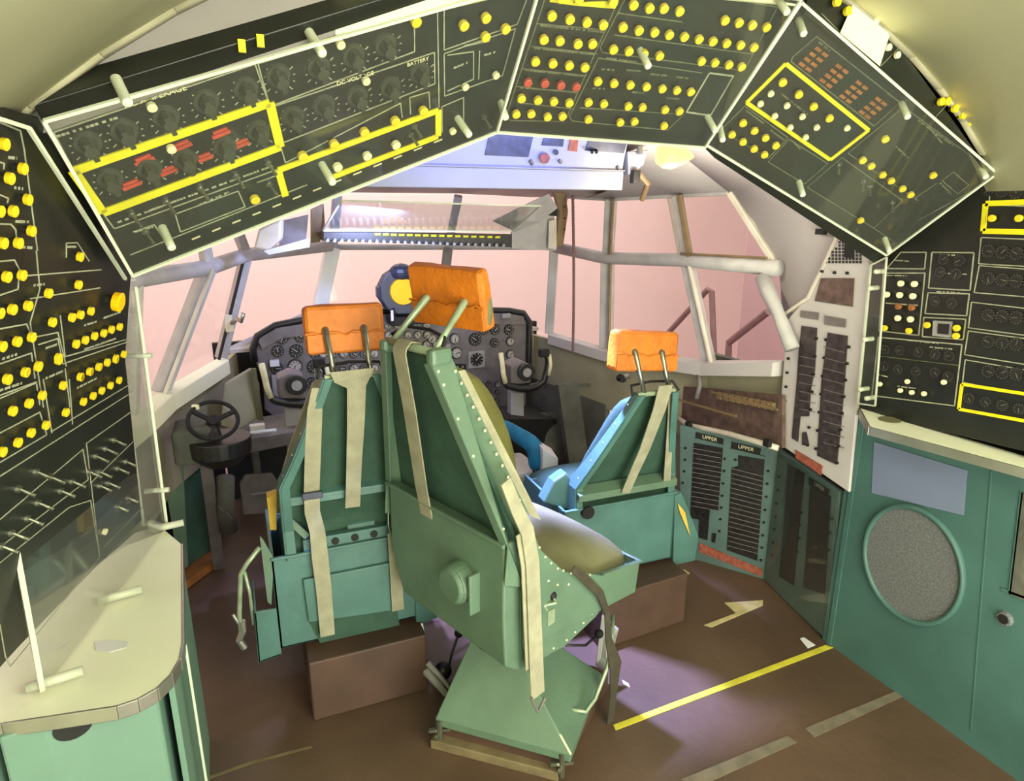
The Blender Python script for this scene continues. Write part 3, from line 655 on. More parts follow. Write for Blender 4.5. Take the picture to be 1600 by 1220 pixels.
lines(PS,rw,[c7([(470,598),(828,640)]),c7([(560,182),(610,186)])],.002,'engraved_line','markd')
textmarks(PS,rw,[c7([a])[0]+c7([b])[0] for a,b in (((745,160),(845,165)),((725,240),(860,245)),((550,185),(610,188)),((510,250),(600,252)),((600,530),(740,545)),((510,370),(650,380)),((700,560),(800,570)),((480,680),(520,690)),((560,730),(640,740)),((730,320),(830,326)))],'mark')
acrylic('acrylic_cover','narrow clear acrylic strip standing off the left edge of the right wall panel',PS,[(1362,414),(1386,402),(1368,634),(1341,630)],.03,[(1372,424),(1362,450),(1354,530),(1347,608),(1357,622)],'acr',.005)
# shelf on the right
t=thing('wall_shelf','cream shelf with a round olive insert under the right wall panel','shelf',Matrix.Translation(V((1.2,1.4,1.0))))
sp=[onZ(1341,634,1.03),onZ(1359,667,1.03),onZ(1600,732,1.03),onZ(1760,775,1.03),V((1.3,.7,1.03)),V((1.28,1.69,1.03))]
MB().prism(sp,(0,0,-.012)).build('shelf_top','table',t)
mb=MB(); q=[p+V((0,0,-.014)) for p in sp[:4]]
for a,b in zip(q,q[1:]): mb.bar(a,b,.006,.03)
mb.build('metal_edge','alu',t)
mb=MB(); q=onZ(1390,656,1.031); mb.cyl(q,q+V((0,0,.003)),.036,n=28); mb.build('round_insert','olive',t)
# green wall below
PG=Plane((1.262,1.7,1.0),(1.262,1.0,1.0),(1.262,1.7,1.6))
struct(MB().box((1.282,1.13,.51),(.04,1.14,1.02)),'wall_right','teal')
struct(MB().box((1.345,1.1,1.45),(.03,1.2,.9)),'wall_right_upper','blackr')
struct(MB().box((1.285,-.2,1.0),(.04,1.5,2.0)),'wall_right_rear','teal')
struct(MB().box((-1.5,-.0,1.0),(.04,2.6,2.0)),'wall_left_rear','cream')
def onwall(P,pts,h): return poly(P,pts,h)
tag(MB().prism(poly(PG,[(1366,690),(1512,735),(1506,805),(1362,770)],.0015),PG.n*.0012).build('blue_grey_placard','patch'),'faded blue grey rectangle on the green wall under the shelf','placard')
g=thing('round_grille','large round grey mesh grille with a teal rim on the green wall','grille',PG.mat(PG.at(1425,880)))
c=PG.at(1425,881); ru=.192; rv=.222
el=lambda r,h,n=48:[c+PG.n*h+PG.u*(ru*r*math.cos(2*math.pi*i/n))+V((0,0,1))*(rv*r*math.sin(2*math.pi*i/n)) for i in range(n)]
MB().loft([el(.93,.002),el(.93,.008)]).build('wire_mesh','mesh',g)
MB().loft([el(.92,.003),el(.92,.016),el(.97,.020),el(1.0,.014),el(1.0,.001)],caps=False).build('rim','teal',g,smooth=True)
w=thing('round_socket','small round black socket with a pale rim low on the green wall','socket',PG.mat(PG.at(1571,966)))
p=PG.at(1571,966); MB().cyl(p,p+PG.n*.012,.024,.020,20).build('rim','mesh',w); MB().cyl(p+PG.n*.011,p+PG.n*.014,.016,.016,16).build('hole','blackr',w)
w=thing('recessed_wall_hatch','narrow dark olive hatch at the right edge of the green wall','hatch',PG.mat(PG.at(1600,860)))
MB().prism(poly(PG,[(1597,770),(1760,800),(1760,1000),(1578,928)],.001),PG.n*.004).build('hatch_face','canvas',w)
lines(PG,w,[[(1565,920),(1760,990)],[(1597,770),(1578,928)]],.008,'hatch_lip','teal',.002,.006)
struct(MB().bar(PG.at(1549,735,.001),PG.at(1517,1140,.001),.004,.003,PG.n),'trim_wall_seam_1','teal')
struct(MB().box((1.262,1.665,.5),(.012,.02,1.0)),'trim_wall_corner','teal')
# ---- white circuit breaker rack
PQ=Plane((1.245,2.0,1.0),(1.245,1.7,1.0),(1.245,2.0,1.5))
wr=thing('white_breaker_rack','tall white frame holding two columns of dark circuit breakers on the right','breaker rack',PQ.mat(PQ.at(1290,600)))
out=[(1316,352),(1360,398),(1358,420),(1326,769),(1220,695),(1216,672),(1230,500),(1258,468),(1282,420)]
MB().prism(poly(PQ,out),-PQ.n*.02).build('frame','shell',wr,bevel=.003)
c8=lambda pts:cv(1200,340,.3607,pts)
def slot(P,root,pts,name,m='smoke',depth=.004): 
    return MB().prism(poly(P,pts,.001),P.n*depth).build(name,m,root)
slotA=c8([(148,468),(214,478),(205,660),(188,740),(180,860),(142,860),(132,970),(105,955),(128,700),(138,560)])
slotB=c8([(262,498),(347,512),(335,700),(318,900),(300,1070),(215,1030),(235,700)])
M['slot']=mat('breaker_dark',(62,54,56),.35,0,.35,40)
slot(PQ,wr,slotA,'breaker_column','slot'); slot(PQ,wr,slotB,'breaker_column','slot')
slot(PQ,wr,c8([(150,930),(168,928),(180,985),(150,985)]),'breaker_column','slot')
slot(PQ,wr,c8([(145,402),(222,412),(220,442),(142,430)]),'upper_opening','grey'); slot(PQ,wr,c8([(248,424),(340,440),(338,475),(246,462)]),'upper_opening','grey')
slot(PQ,wr,c8([(232,262),(375,262),(368,385),(205,360)]),'large_opening','brown')
lines(PQ,wr,[c8([(135,y),(205,y+14)]) for y in range(600,860,38)]+[c8([(240,y),(330,y+24)]) for y in range(560,1010,46)],.003,'breaker_row_line','grey',.006)
def studs(P,root,pts,r=.0065):
    mb=MB(); mb.cyl((0,0,0),(0,0,.008),r,r*.8,8); me=mesh_only(mb,'blackr')
    for x,y in pts: inst(me,'fastener',root,P.mat(P.at(x,y,.001)))
studs(PQ,wr,c8([(100+(-35)*i/7,488+(915-488)*i/7) for i in range(8)]+[(220-8-(38)*i/6,523+(985-523)*i/6) for i in range(7)]+[(352-(50)*i/7,560+(1062-560)*i/7) for i in range(8)]+[(253-(43)*i/6,528+(1000-528)*i/6) for i in range(7)]+[(236,232),(290,238),(345,240)]))
slot(PQ,wr,c8([(120,1005),(238,1075),(232,1115),(122,1040)]),'red_placard','redbar')
gr=[]
mb=MB()
for j in range(8):
    for i in range(11):
        x=1290+i*5.4+j*.1; y=373+j*5.2
        if x<1290+(7-j)*3.6: continue
        if 326<x-1000-0<336 and False: continue
        a=PQ.at(x,y,.001); mb.box(a+V((-.001,0,0)),(.002,.009,.009))
mb.build('vent_grid','dial',wr); slot(PQ,wr,[(1322,360),(1336,364),(1334,404),(1320,402)],'vent_slot','blackr')
MB().box(onX(1283,362,1.24),(.02,.04,.022)).build('clip','blackr',wr)
lines(PQ,wr,[[(1224,492),(1262,466),(1285,420),(1316,352)]],.010,'angled_rib','frameL',.002,.01)
# ---- teal breaker units
def unit(P,root,out,slots,st,head,foot):
    MB().prism(poly(P,out),-P.n*.02).build('frame','tealu',root,bevel=.003)
    for s in slots: slot(P,root,s,'breaker_column','slotd')
    studs(P,root,st)
M['slotd']=mat('breaker_darker',(36,34,36),.35,0,.4,60)
c9=lambda pts:cv(1040,580,.2788,pts)
a=onZ(1080,872,0); b=onZ(1195,905,0); PT=Plane(a,b,a+V((0,0,1)))
u=thing('teal_breaker_unit','teal breaker unit behind the right pilot seat with two dark columns and two lettered headers','breaker rack',PT.mat(PT.at(1140,790)),'teal breaker units')
unit(PT,u,[(1062,664),(1216,702),(1193,905),(1062,868)],[c9([(160,400),(322,430),(295,780),(250,770),(235,945),(185,930),(190,830),(140,820)]),c9([(408,470),(556,495),(515,1060),(345,1000),(372,540),(408,530)]),c9([(262,905),(285,910),(278,960),(258,955)])],
 c9([(112,430),(110,495),(105,560),(97,625),(92,690),(165,485),(332,490),(328,558),(323,628),(318,697),(313,763),(308,828),(303,895),(392,495),(575,558),(570,630),(565,703),(558,776),(551,846),(545,918),(540,988),(535,1057)]),None,None)
for k_,(q,s) in enumerate(((c9([(172,340),(326,378),(322,412),(170,376)]),'UPPER'),(c9([(372,395),(535,432),(530,468),(368,430)]),'UPPER'))):
    slot(PT,u,q,'header_plate','blackr',.005); a=PT.at(*q[0],.0065).lerp(PT.at(*q[3],.0065),.5); b=PT.at(*q[1],.0065).lerp(PT.at(*q[2],.0065),.5)
    text(s,.026,'pale',u,basis((a+b)/2,b-a,PT.n))
slot(PT,u,c9([(190,960),(545,1110),(540,1150),(190,1010)]),'foot_placard','redbar')
lines(PT,u,[c9([(165,378),(325,415)]),c9([(365,435),(560,482)])],.008,'ledge','tealu',.004,.01)
lines(PT,u,[c9([(145,430+i*27),(312,460+i*27)]) for i in range(13)]+[c9([(370-i*1.4,545+i*27),(550-i*2,590+i*27)]) for i in range(17)],.003,'breaker_row_line','grey',.006)
u2=thing('teal_breaker_unit','teal breaker unit low in the right corner below the white rack, reflections across it','breaker rack',Matrix.Translation(V((1.35,1.95,.3))),'teal breaker units')
a=onZ(1195,905,0); b=onZ(1292,1003,0); P2=Plane(a,b,a+V((0,0,1)))
unit(P2,u2,[(1213,700),(1312,768),(1296,1005),(1192,905)],[c9([(690,520),(780,570),(720,1200),(640,1150),(670,800)]),c9([(812,640),(930,700),(895,1250),(775,1210),(800,900)])],
 c9([(638,590),(632,665),(625,740),(620,815),(613,885),(606,960),(600,1030),(765,790),(758,860),(752,935),(740,1010),(935,825),(925,905),(918,1000)]),None,None)
slot(P2,u2,c9([(808,592),(920,665),(915,705),(806,635)]),'header_plate','blackr',.005)
a=P2.at(*c9([(807,612)])[0],.0065);b=P2.at(*c9([(918,685)])[0],.0065); text('UPPER',.024,'greyl',u2,basis((a+b)/2,b-a,P2.n))
MB().prism(poly(P2,[(1216,712),(1308,772),(1293,998),(1196,905)],.014),P2.n*.003).build('clear_sheet','acr',u2)
# side console beside the right seat (dark brown, with rim)
sc=thing('side_console','dark brown side console under the right window sill with a white padded rim','side console',Matrix.Translation(V((1.2,2.4,.8))))
PBk=Plane(onX(1055,610,1.22),onX(1222,622,1.22),onX(1222,690,1.22))
MB().prism(poly(PBk,[(1050,602),(1222,618),(1222,700),(1180,690),(1052,652)]),-PBk.n*.02).build('back_face','brown',sc)
mb=MB(); mb.tube([onX(1056,650,1.20),onX(1075,664,1.18),onX(1140,678,1.17),onX(1196,694,1.17),onX(1216,700,1.19)],.013,10); mb.build('padded_rim','frameL',sc,smooth=True)
for x in ((1076,664),(1199,692)): MB().box(onX(*x,1.155),(.022,.03,.032)).build('rim_clip','blackr',sc)
mb=MB(); mb.bar(onX(1052,622,1.19),onX(1150,650,1.19),.01); mb.bar(onX(1112,612,1.19),onX(1215,640,1.19),.008); mb.build('rail','rib',sc)
mb=MB()
for i in range(9): mb.box(onX(1125+i*10,618+i*2.0,1.2),(.02,.03,.03))
mb.build('clip_row','rib',sc)
MB().tube([onX(1092,585,1.2),onX(1094,600,1.19),onX(1088,622,1.18)],.013).build('hook','grey',sc,smooth=True)
# ============================================================ FLOOR MARKINGS AND SCRAPS
def flat(pts,z,name,m,label,cat,t=.002,**k): return tag(MB().prism([onZ(*p,z) for p in pts],(0,0,t)).build(name,m),label,cat,**k)
flat([(958,1133),(1290,1008),(1302,1012),(962,1141)],.001,'yellow_floor_strip','ytape','yellow strip taped across the brown floor on the right','tape')
flat([(1258,1138),(1405,1078),(1420,1084),(1272,1152)],.001,'grey_tape_piece','gtape','grey worn tape dash on the floor nearer the green wall','tape')
flat([(1065,1218),(1230,1150),(1245,1160),(1095,1228)],.001,'grey_tape_piece','gtape','pale grey tape dash at the bottom edge of the picture','tape')
flat([(1132,942),(1192,938),(1192,946),(1112,980),(1100,977),(1150,958)],.001,'torn_paper','paper2','torn tan paper on the floor in front of the teal breaker units','paper scrap')
flat([(1250,998),(1256,996),(1274,1008),(1262,1013)],.002,'paper_chip','white','small white chip beside the right end of the yellow strip','paper scrap')
flat([(1052,894),(1070,890),(1078,896),(1062,902),(1052,900)],.001,'tan_disc','paper2','small tan patch on the floor beside the right pilot seat','paper scrap')
flat([(318,1216),(390,1190),(486,1165),(488,1168),(392,1194),(322,1219)],.001,'floor_scratch','slab','thin pale worn line on the floor at bottom left','tape',.001)
flat([(972,1062),(982,1068),(984,1074),(974,1068)],.001,'white_chip','white','tiny white chip on the bright floor patch right of the near seat','paper scrap',.001)
# ============================================================ COCKPIT FRONT
PI_=Plane((-1,3.9,.5),(1,3.9,.5),(0,3.9,1.5))
ip=thing('instrument_panel','wide dark pilots instrument panel with a curved top edge, packed with round gauges','instrument panel',Matrix.Translation(V((0,3.9,.8))))
outl=[(404,530),(430,513),(480,503),(560,494),(620,489),(700,487),(790,489),(815,492),(823,503),(822,560),(822,640),(760,652),(640,658),(430,652),(414,640),(412,600),(398,560)]
MB().prism(poly(PI_,outl),(0,.06,0)).build('panel_face','grey',ip,bevel=.004)
mb=MB(); q=poly(PI_,[(398,565),(395,545),(402,525),(430,508),(480,498),(560,489),(620,485),(700,483),(795,485),(818,489),(827,502),(826,560),(824,600)],.012); mb.tube(q,.020,8); mb.build('glareshield_edge','dial',ip,smooth=True)
MB().prism(poly(PI_,[(402,530),(430,512),(560,494),(620,489),(790,489),(818,494),(818,506),(620,505),(440,528),(410,545)],.012)[:],(0,-.01,0)).build('hood_lip','grey',ip)
MB().box(PI_.at(790,493,.03),(.06,.04,.03)).build('top_clip','greyl',ip,bevel=.004)
def gauge(x,y,r,face='dial',sq=False,nm='gauge'):
    c=PI_.at(x,y,0); R_=r*3.95/1020*1.02; n=PI_.n; u=PI_.u; v=V((0,0,1)); mb=MB()
    if sq: mb.box(c+n*.006,(2*R_,.012,2*R_))
    else: mb.cyl(c,c+n*.012,R_,R_*.94,18)
    o=mb.build(nm,'dialr' if not sq else 'greyl',ip)
    MB().cyl(c+n*.0122,c+n*.0135,R_*.80,n=18).build('gauge_face',face,o)
    mk=MB()
    for k in range(10):
        a=k*math.pi/5; d=u*math.cos(a)+v*math.sin(a); mk.bar(c+n*.014+d*R_*.55,c+n*.014+d*R_*.76,.004,.0008,n)
    a=random.uniform(0,6.28); d=u*math.cos(a)+v*math.sin(a); mk.bar(c+n*.0145-d*R_*.15,c+n*.0145+d*R_*.6,.005,.0008,n)
    mk.build('pointer','dialw' if face!='dialw' else 'dial',o)
M['dialr']=mat('gauge_bezel',(52,50,54),.35,.2,.15,40)
G=[(461,572,11,'dialw'),(463,548,10,'dial'),(434,548,9,'dial'),(432,575,9,'dial'),(441,528,9,'dial'),(470,525,9,'dial'),(490,572,10,'dial'),(492,548,10,'dial'),(487,598,9,'dial'),(412,535,8,'dial')]
G+=[(713,551,10,'dialw'),(710,529,9,'dialw'),(691,529,8,'dialw'),(675,529,8,'dialw'),(742,530,11,'dial'),(712,600,8,'dialw'),(772,535,8,'dial'),(795,515,9,'dial'),(797,533,8,'dialw'),(773,515,9,'dial'),(797,553,8,'dialw'),(755,515,9,'dial'),(795,575,8,'dialw')]
for x in range(606,690,15):
    for y in range(508,600,15):
        if y>525 or x<680: G.append((x+(y%2),y,6.6,random.choice(['dial','dialw','dialw','dialw'])))
for x in range(725,790,13):
    for y in (600,613,626,640): G.append((x+random.uniform(-1,1),y,5.6,random.choice(['dial','dial','dialw'])))
for x in range(505,600,16):
    for y in (510,530,552,575,600): G.append((x,y,7.2,random.choice(['dial','dial','dialw'])))
for g_ in G: gauge(*g_[:3],face=g_[3])
gauge(744,561,14,'dial',True)
MB().prism(poly(PI_,[(700,537),(704,537),(704,592),(690,592),(692,542)],.004),PI_.n*.004).build('divider_plate','greyl',ip)
MB().prism(poly(PI_,[(674,545),(698,545),(698,588),(680,588)],.004),PI_.n*.006).build('switch_block','blackr',ip)
MB().prism(poly(PI_,[(694,567),(728,569),(728,591),(694,592)],.004),PI_.n*.006).build('switch_block','blackr',ip)
mb=MB()
for i in range(4):
    for j in range(3): mb.box(PI_.at(699+i*8,573+j*7,.011),(.012,.004,.012))
mb.build('switch_legend','mark',ip)
MB().prism(poly(PI_,[(424,585),(450,587),(451,620),(426,618)],.004),PI_.n*.03).build('grey_box','greyl',ip,bevel=.004)
MB().bar(PI_.at(735,645,.03),PI_.at(772,640,.03),.03,.03).build('lower_rail','greyl',ip)
MB().box(PI_.at(429,567,.02),(.05,.03,.035)).build('small_white_placard','white',ip)
# orange lens scope
s=thing('orange_lens_scope','navy round scope with a glowing orange lens standing on the glareshield','scope',Matrix.Translation(V((-.05,3.85,1.2))))
cs=onY(628,455,3.75); f=V((.05,-1,.02)).normalized()
mb=MB(); mb.cyl(cs-f*.14,cs,.115,.125,12); mb.cyl(cs-f*.05,cs+f*.02,.14,.135,12); mb.ball(cs+V((0,0,.11)),(.07,.06,.05)); mb.build('housing','cyl',s,bevel=.006)
mb=MB(); mb.cyl(cs+f*.02,cs+f*.032,.078,.074,28); mb.build('lens','lens',s)
mb=MB(); mb.box(cs+V((-.12,.02,.0)),(.05,.06,.07)); mb.build('side_knob','cyl',s,bevel=.01)
mb=MB(); mb.box(cs+V((.03,.03,-.17)),(.22,.12,.05)); mb.box(cs+V((-.06,-.02,-.13)),(.02,.02,.08)); mb.box(cs+V((.10,0,-.13)),(.02,.02,.08)); mb.build('mount','blackr',s,bevel=.005)
MB().box(cs+V((-.075,-.05,-.13)),(.014,.01,.06)).build('white_tab','white',s)
# yokes
def yoke(name,label,cx,cy,Y,full=True):
    k=Y/ (1020*.94); hub=onY(cx,cy,Y); r=thing(name,label,'control yoke',Matrix.Translation(hub),'control yokes')
    s_=.00345*Y/3.4
    P=lambda dx,dz,dy=0: hub+V((dx*s_,dy,dz*s_))
    MB().cyl(P(0,0,-.03),P(0,0,.03),.052,.045,20).build('hub','dial',r,smooth=False,bevel=.005)
    MB().cyl(P(0,0,-.032),P(0,0,-.038),.026,.026,16).build('hub_cap','greyl',r)
    mb=MB(); mb.loft([[P(a,b,c) for a,b in ((-26,10),(-6,18),(12,10),(12,-22),(-26,-22))] for c in (.0,.14)]); mb.build('hub_housing','grey',r,bevel=.01)
    mb=MB(); pts=[P(-44,34),P(-42,20),P(-40,0),P(-38,-14),P(-32,-22),P(-12,-28),(P(8,-31)),P(24,-28),P(36,-20),P(42,0),P(44,16),P(38,30)]; mb.tube(pts,.016,8,[.012,.017,.018,.019,.02,.024,.026,.022,.02,.018,.018,.02]); mb.build('horn_bar','dial',r,smooth=True)
    MB().tube([P(-45,36,-.012),P(-43,20,-.014),P(-41,0,-.014),P(-37,-16,-.012)],.015,8).build('worn_grip','pale',r,smooth=True,label='worn cream grip')
    MB().tube([P(44,26,-.012),P(46,8,-.014),P(43,-10,-.012)],.012,8).build('worn_grip','pale',r,smooth=True)
    MB().box(P(34,30,-.01),(.06,.04,.05)).build('switch_cluster','blackr',r,bevel=.008)
    mb=MB(); mb.bar(P(-6,-24,.09),P(-10,-150,.05),.085,.06,(0,1,0)); mb.build('column','greyl',r,bevel=.006)
    mb=MB(); mb.bar(P(30,-20,.09),P(30,70,.12),.004); mb.build('cable','steel',r)
    return r
yoke('control_yoke','right pilot control yoke with cream worn grips, clear of the seats',820,580,3.35)
yoke('control_yoke','left pilot control yoke half hidden behind the left seat',463,600,3.35)
mb=MB()
# nose wheel steering
sw=thing('steering_wheel','small black steering wheel on a dark pedestal at the far left','steering wheel',Matrix.Translation(V((-1.05,2.95,.75))))
wc=onY(333,656,2.95); nrm=V((.1,-.62,.78)).normalized(); ux=V((1,.0,-.1)); ux=(ux-nrm*ux.dot(nrm)).normalized(); uy=nrm.cross(ux)
ring=[wc+ux*.098*math.cos(a)+uy*.098*math.sin(a) for a in [2*math.pi*i/32 for i in range(32)]]
rings=[]
for i in range(32):
    a=2*math.pi*i/32; d=ux*math.cos(a)+uy*math.sin(a); rings.append([wc+d*(.098+.009*math.cos(t))+nrm*.009*math.sin(t) for t in [2*math.pi*j/8 for j in range(8)]])
mb=MB(); mb.loft(rings+[rings[0]],caps=False); bmesh.ops.remove_doubles(mb.bm,verts=mb.bm.verts,dist=1e-5); mb.build('rim','blackr',sw,smooth=True)
mb=MB()
for a in (.5,2.64,-1.57): d=ux*math.cos(a)+uy*math.sin(a); mb.bar(wc-nrm*.01,wc+d*.095,.018,.01,nrm)
mb.cyl(wc-nrm*.03,wc+nrm*.005,.03,.024,14); mb.build('spokes','dial',sw)
MB().box(ring[12],(.03,.02,.02)).build('rim_clamp','pale',sw,bevel=.003)
dc=onY(345,700,2.95)
mb=MB(); mb.cyl(dc+V((0,0,.05)),dc+V((.0,0,-.02)),.128,.125,24); mb.cyl(dc+V((0,0,-.02)),dc+V((0,0,-.07)),.125,.07,24); mb.cyl(wc-nrm*.02,dc,.02,.02,10); mb.build('bowl','dial',sw,bevel=.004)
MB().box(dc+V((-.10,.05,.03)),(.16,.2,.16)).build('housing','canvas',sw,bevel=.02)
p0=onY(322,722,2.95); p1=onZ(342,885,0.0)
mb=MB(); mb.bar(p0,V((p1.x,p1.y,0)),.055,.05,(1,0,0)); mb.build('column','grey',sw,bevel=.004)
mb=MB(); mb.tube([onY(352,745,3.05),onY(352,790,3.05),onY(358,830,3.05)],.04); mb.tube([onY(340,790,3),onY(350,800,2.98)],.006); mb.tube([onY(352,800,3),onY(364,812,2.98)],.006); mb.build('linkage','canvas',sw,smooth=True)
# left shelf below the panel, pedals, centre pedestal
ls=thing('lower_ledge','grey ledge with a white lever under the left end of the instrument panel','ledge',Matrix.Translation(V((-.8,3.4,.65))))
MB().prism([onY(365,690,3.3),onY(470,672,3.3),onY(470,692,3.3),onY(372,712,3.3)],(0,.35,0.0)).build('ledge_body','grey',ls,bevel=.005)
MB().tube([onY(374,680,3.26),onY(412,674,3.26),onY(432,672,3.26)],.010).build('lever','white',ls,smooth=True)
MB().box(onY(402,668,3.28),(.07,.04,.035)).build('lever_block','frameL',ls,bevel=.004)
for i,(x,y) in enumerate(((406,775),)):
    pd=thing('rudder_pedal','grey rudder pedal plate under the left of the instrument panel','pedal',Matrix.Translation(onY(x,y,3.35)))
    c=onY(x,y,3.35); MB().prism([c+V(q) for q in ((-.09,0,-.09),(.09,0,-.11),(.09,.03,.06),(.07,.04,.10),(-.06,.04,.11),(-.09,.03,.07))],(0,.02,0)).build('plate','grey',pd,bevel=.006)
    MB().bar(c+V((-.04,-.012,.02)),c+V((.04,-.012,.02)),.008).build('rib','greyl',pd)
    MB().tube([c+V((0,.03,0)),c+V((0,.25,-.02)),c+V((.0,.45,.1))],.02).build('arm','canvas',pd)
cp=thing('centre_pedestal','grey green centre pedestal between the pilots below the panel','pedestal',Matrix.Translation(V((0.25,3.1,0))))
mb=MB(); mb.prism([onY(752,690,3.0),onY(796,688,3.0),onY(800,770,3.0),onY(755,790,3.0)],(0,.6,.05)); mb.build('body','beige',cp,bevel=.02)
mb=MB(); mb.prism([onY(800,742,2.8),onY(848,735,2.8),onY(868,752,2.8),onY(850,800,2.8),onY(800,800,2.8)],(0,.3,.0)); mb.build('white_fairing','shell',cp,bevel=.02)
mb=MB(); mb.prism([onY(848,702,2.7),onY(872,716,2.7),onY(872,742,2.7),onY(848,742,2.7)],(.02,.12,.01)); mb.build('white_box','white',cp,bevel=.004)
mb=MB(); mb.prism([onY(742,655,3.2),onY(870,655,3.4),onY(870,900,3.4),onY(740,900,3.2)],(0,.3,0)); mb.build('dark_base','blackr',cp)
bc=thing('blue_cover','blue cloth cover pulled over a lever beside the centre pedestal','cloth cover',Matrix.Translation(onY(820,690,2.85)))
pts=[onY(x,y,Y) for x,y,Y in ((779,657,3.0),(795,668,2.95),(812,682,2.88),(828,690,2.82),(838,702,2.78),(838,718,2.78),(836,736,2.78))]
MB().tube(pts,.03,12,[.018,.034,.043,.047,.048,.046,.030]).build('cloth','blue',bc,smooth=True,sub=1)
MB().tube([onY(834,735,2.78),onY(834,762,2.78),onY(833,790,2.78)],.007).build('cord','cyl',bc); MB().tube([onY(838,735,2.78),onY(841,755,2.78),onY(838,780,2.78)],.004).build('cord','cyl',bc)
cb=thing('canvas_bundle','crumpled dark canvas bundle under the panel right of the right yoke','canvas bundle',Matrix.Translation(onY(860,680,3.5)))
random.seed(3)
mb=MB(); c0=onY(855,690,3.5); mb.ball(c0,(.20,.16,.19),20,14)
for v in mb.bm.verts: v.co+=V([random.uniform(-.018,.018) for _ in range(3)])
mb.build('cloth','canvas',cb,smooth=True,sub=1)
mb=MB(); mb.bar(onY(885,598,3.3),onY(905,740,3.2),.13,.05,(0,1,0)); mb.bar(onY(880,602,3.28),onY(922,602,3.28),.02); 
tag(mb.build('dark_frame_post','canvas',None,bevel=.004),'dark upright frame post under the sill behind the right pilot seat','post')
kb=onY(968,590,3.05)
w=thing('sidewall_fitting','small black fitting with a silver cap on the beige right side wall','fitting',Matrix.Translation(kb)); MB().cyl(kb,kb+V((-.0,-.04,0)),.022,.02,12).build('knob_body','blackr',w); MB().cyl(kb+V((.02,-.03,.01)),kb+V((.035,-.05,.02)),.016,.014,10).build('cap','alu',w)
# ============================================================ OVERHEAD CONSOLE (front)
PO=Plane((-.66,2.4,1.9),(.66,2.4,1.9),(0,2.4,2.1))
oc=thing('pilots_overhead_console','white overhead console above the pilots with dark inset panels along its face','overhead console',Matrix.Translation(V((0,2.45,1.95))))
bodyp=[(2.405,1.832),(2.40,1.905),(2.41,1.912),(2.36,2.08),(2.8,2.1),(2.8,1.87)]
q=lambda x:[V((x,a,b)) for a,b in bodyp]
MB().loft([q(-.655),q(.62)]).build('body','consl',oc,bevel=.004)
MB().box((0,2.396,1.908),(1.24,.006,.004)).build('seam','greyl',oc)
Pf=Plane((-.6,2.41,1.912),(.6,2.41,1.912),(0,2.36,2.08))
def inset(pts,m='navy',nm='inset_panel',h=.001): return MB().prism(poly(Pf,pts,h),Pf.n*.004).build(nm,m,oc)
inset([(764,210),(833,212),(825,245),(757,242)]); inset([(850,213),(881,215),(879,229),(846,227)]); inset([(920,218),(979,222),(974,239),(914,235)]); inset([(891,216),(903,217),(901,237),(887,235)],'redbar','red_inset')
for a,b in (((828,250),(832,257)),((964,260),(969,268)),((873,250),(877,254))): MB().bar(Pf.at(*a,.004),Pf.at(*b,.004),.012,.01).build('latch','grey',oc)
MB().cyl(Pf.at(851,247,0),Pf.at(851,247,.03),.02,.018,12).build('knob','redbar',oc); MB().cyl(Pf.at(869,238,0),Pf.at(869,238,.015),.01,.01,10).build('knob','dial',oc)
for x,y in ((925,238),(932,238)): MB().tube([Pf.at(x,y-3,0),Pf.at(x,y,.03)],.006).build('toggle_switch','blackr',oc)
mb=MB(); mb.prism([V((.62,2.38,1.98)),V((.72,2.38,1.99)),V((.70,2.38,1.93)),V((.63,2.38,1.89))],(0,.2,0)); mb.build('end_bracket','consl',oc,bevel=.004)
MB().box((.655,2.37,1.885),(.03,.03,.05)).build('end_clip','dial',oc); MB().cyl((.665,2.36,2.0),(.665,2.36,1.97),.012,n=10).build('end_pin','alu',oc)
MB().tube([V((.68,2.42,1.92)),V((.75,2.42,1.86)),V((.78,2.5,1.80))],.012).build('end_cable','rib',oc)
# forward circuit panel with slanted clear cover
fc=thing('forward_circuit_panel','dark strip of circuit breakers hanging across the top of the windshield','breaker rack',Matrix.Translation(V((0,3.4,1.6))))
PFc=Plane((-1,3.4,1.5),(1,3.4,1.5),(0,3.4,2))
MB().prism(poly(PFc,[(505,361),(800,366),(800,386),(505,376)]),(0,.08,0)).build('strip_body','dial',fc,bevel=.003)
mb=MB(); 
for i in range(16): mb.box(PFc.at(590+i*12.5,366+i*.3,.005),(.028,.01,.010))
mb.build('yellow_label_row','ylw',fc)
mb=MB()
for i in range(26): mb.cyl(PFc.at(512+i*11,374+i*.3,.0),PFc.at(512+i*11,376+i*.3,.035),.008,n=8)
mb.build('breaker_button_row','greyl',fc)
mb=MB(); mb.prism([onY(505,360,3.39),onY(800,362,3.39),onY(845,322,3.05),onY(533,313,3.05)],(0,0,.004)); mb.build('clear_sheet','acrl',fc)
mb=MB(); e=[onY(505,360,3.385),onY(800,362,3.385),onY(845,322,3.045),onY(533,313,3.045)]
for a,b in zip(e,e[1:]+e[:1]): mb.bar(a,b,.008)
mb.build('sheet_edge_highlight','edge',fc)
mb=MB(); mb.prism([onY(505,364,3.44),onY(800,366,3.44),onY(800,384,3.46),onY(505,376,3.46)],(0,.10,.0)); mb.build('rear_housing','grey',fc)
br=thing('overhead_gusset','grey folded metal gusset at the right end of the forward circuit strip','bracket',Matrix.Translation(onY(840,350,3.5)))
mb=MB(); mb.prism([onY(800,362,3.42),onY(866,330,3.42),onY(868,392,3.5),onY(800,388,3.46)],(0,.02,0)); mb.build('gusset_plate','frame',br)
mb=MB(); mb.prism([onY(770,345,3.3),onY(858,302,3.3),onY(872,325,3.36),(onY(845,345,3.36)),onY(806,362,3.40)],(0,.015,0)); mb.build('folded_cover','frame',br,bevel=.004)
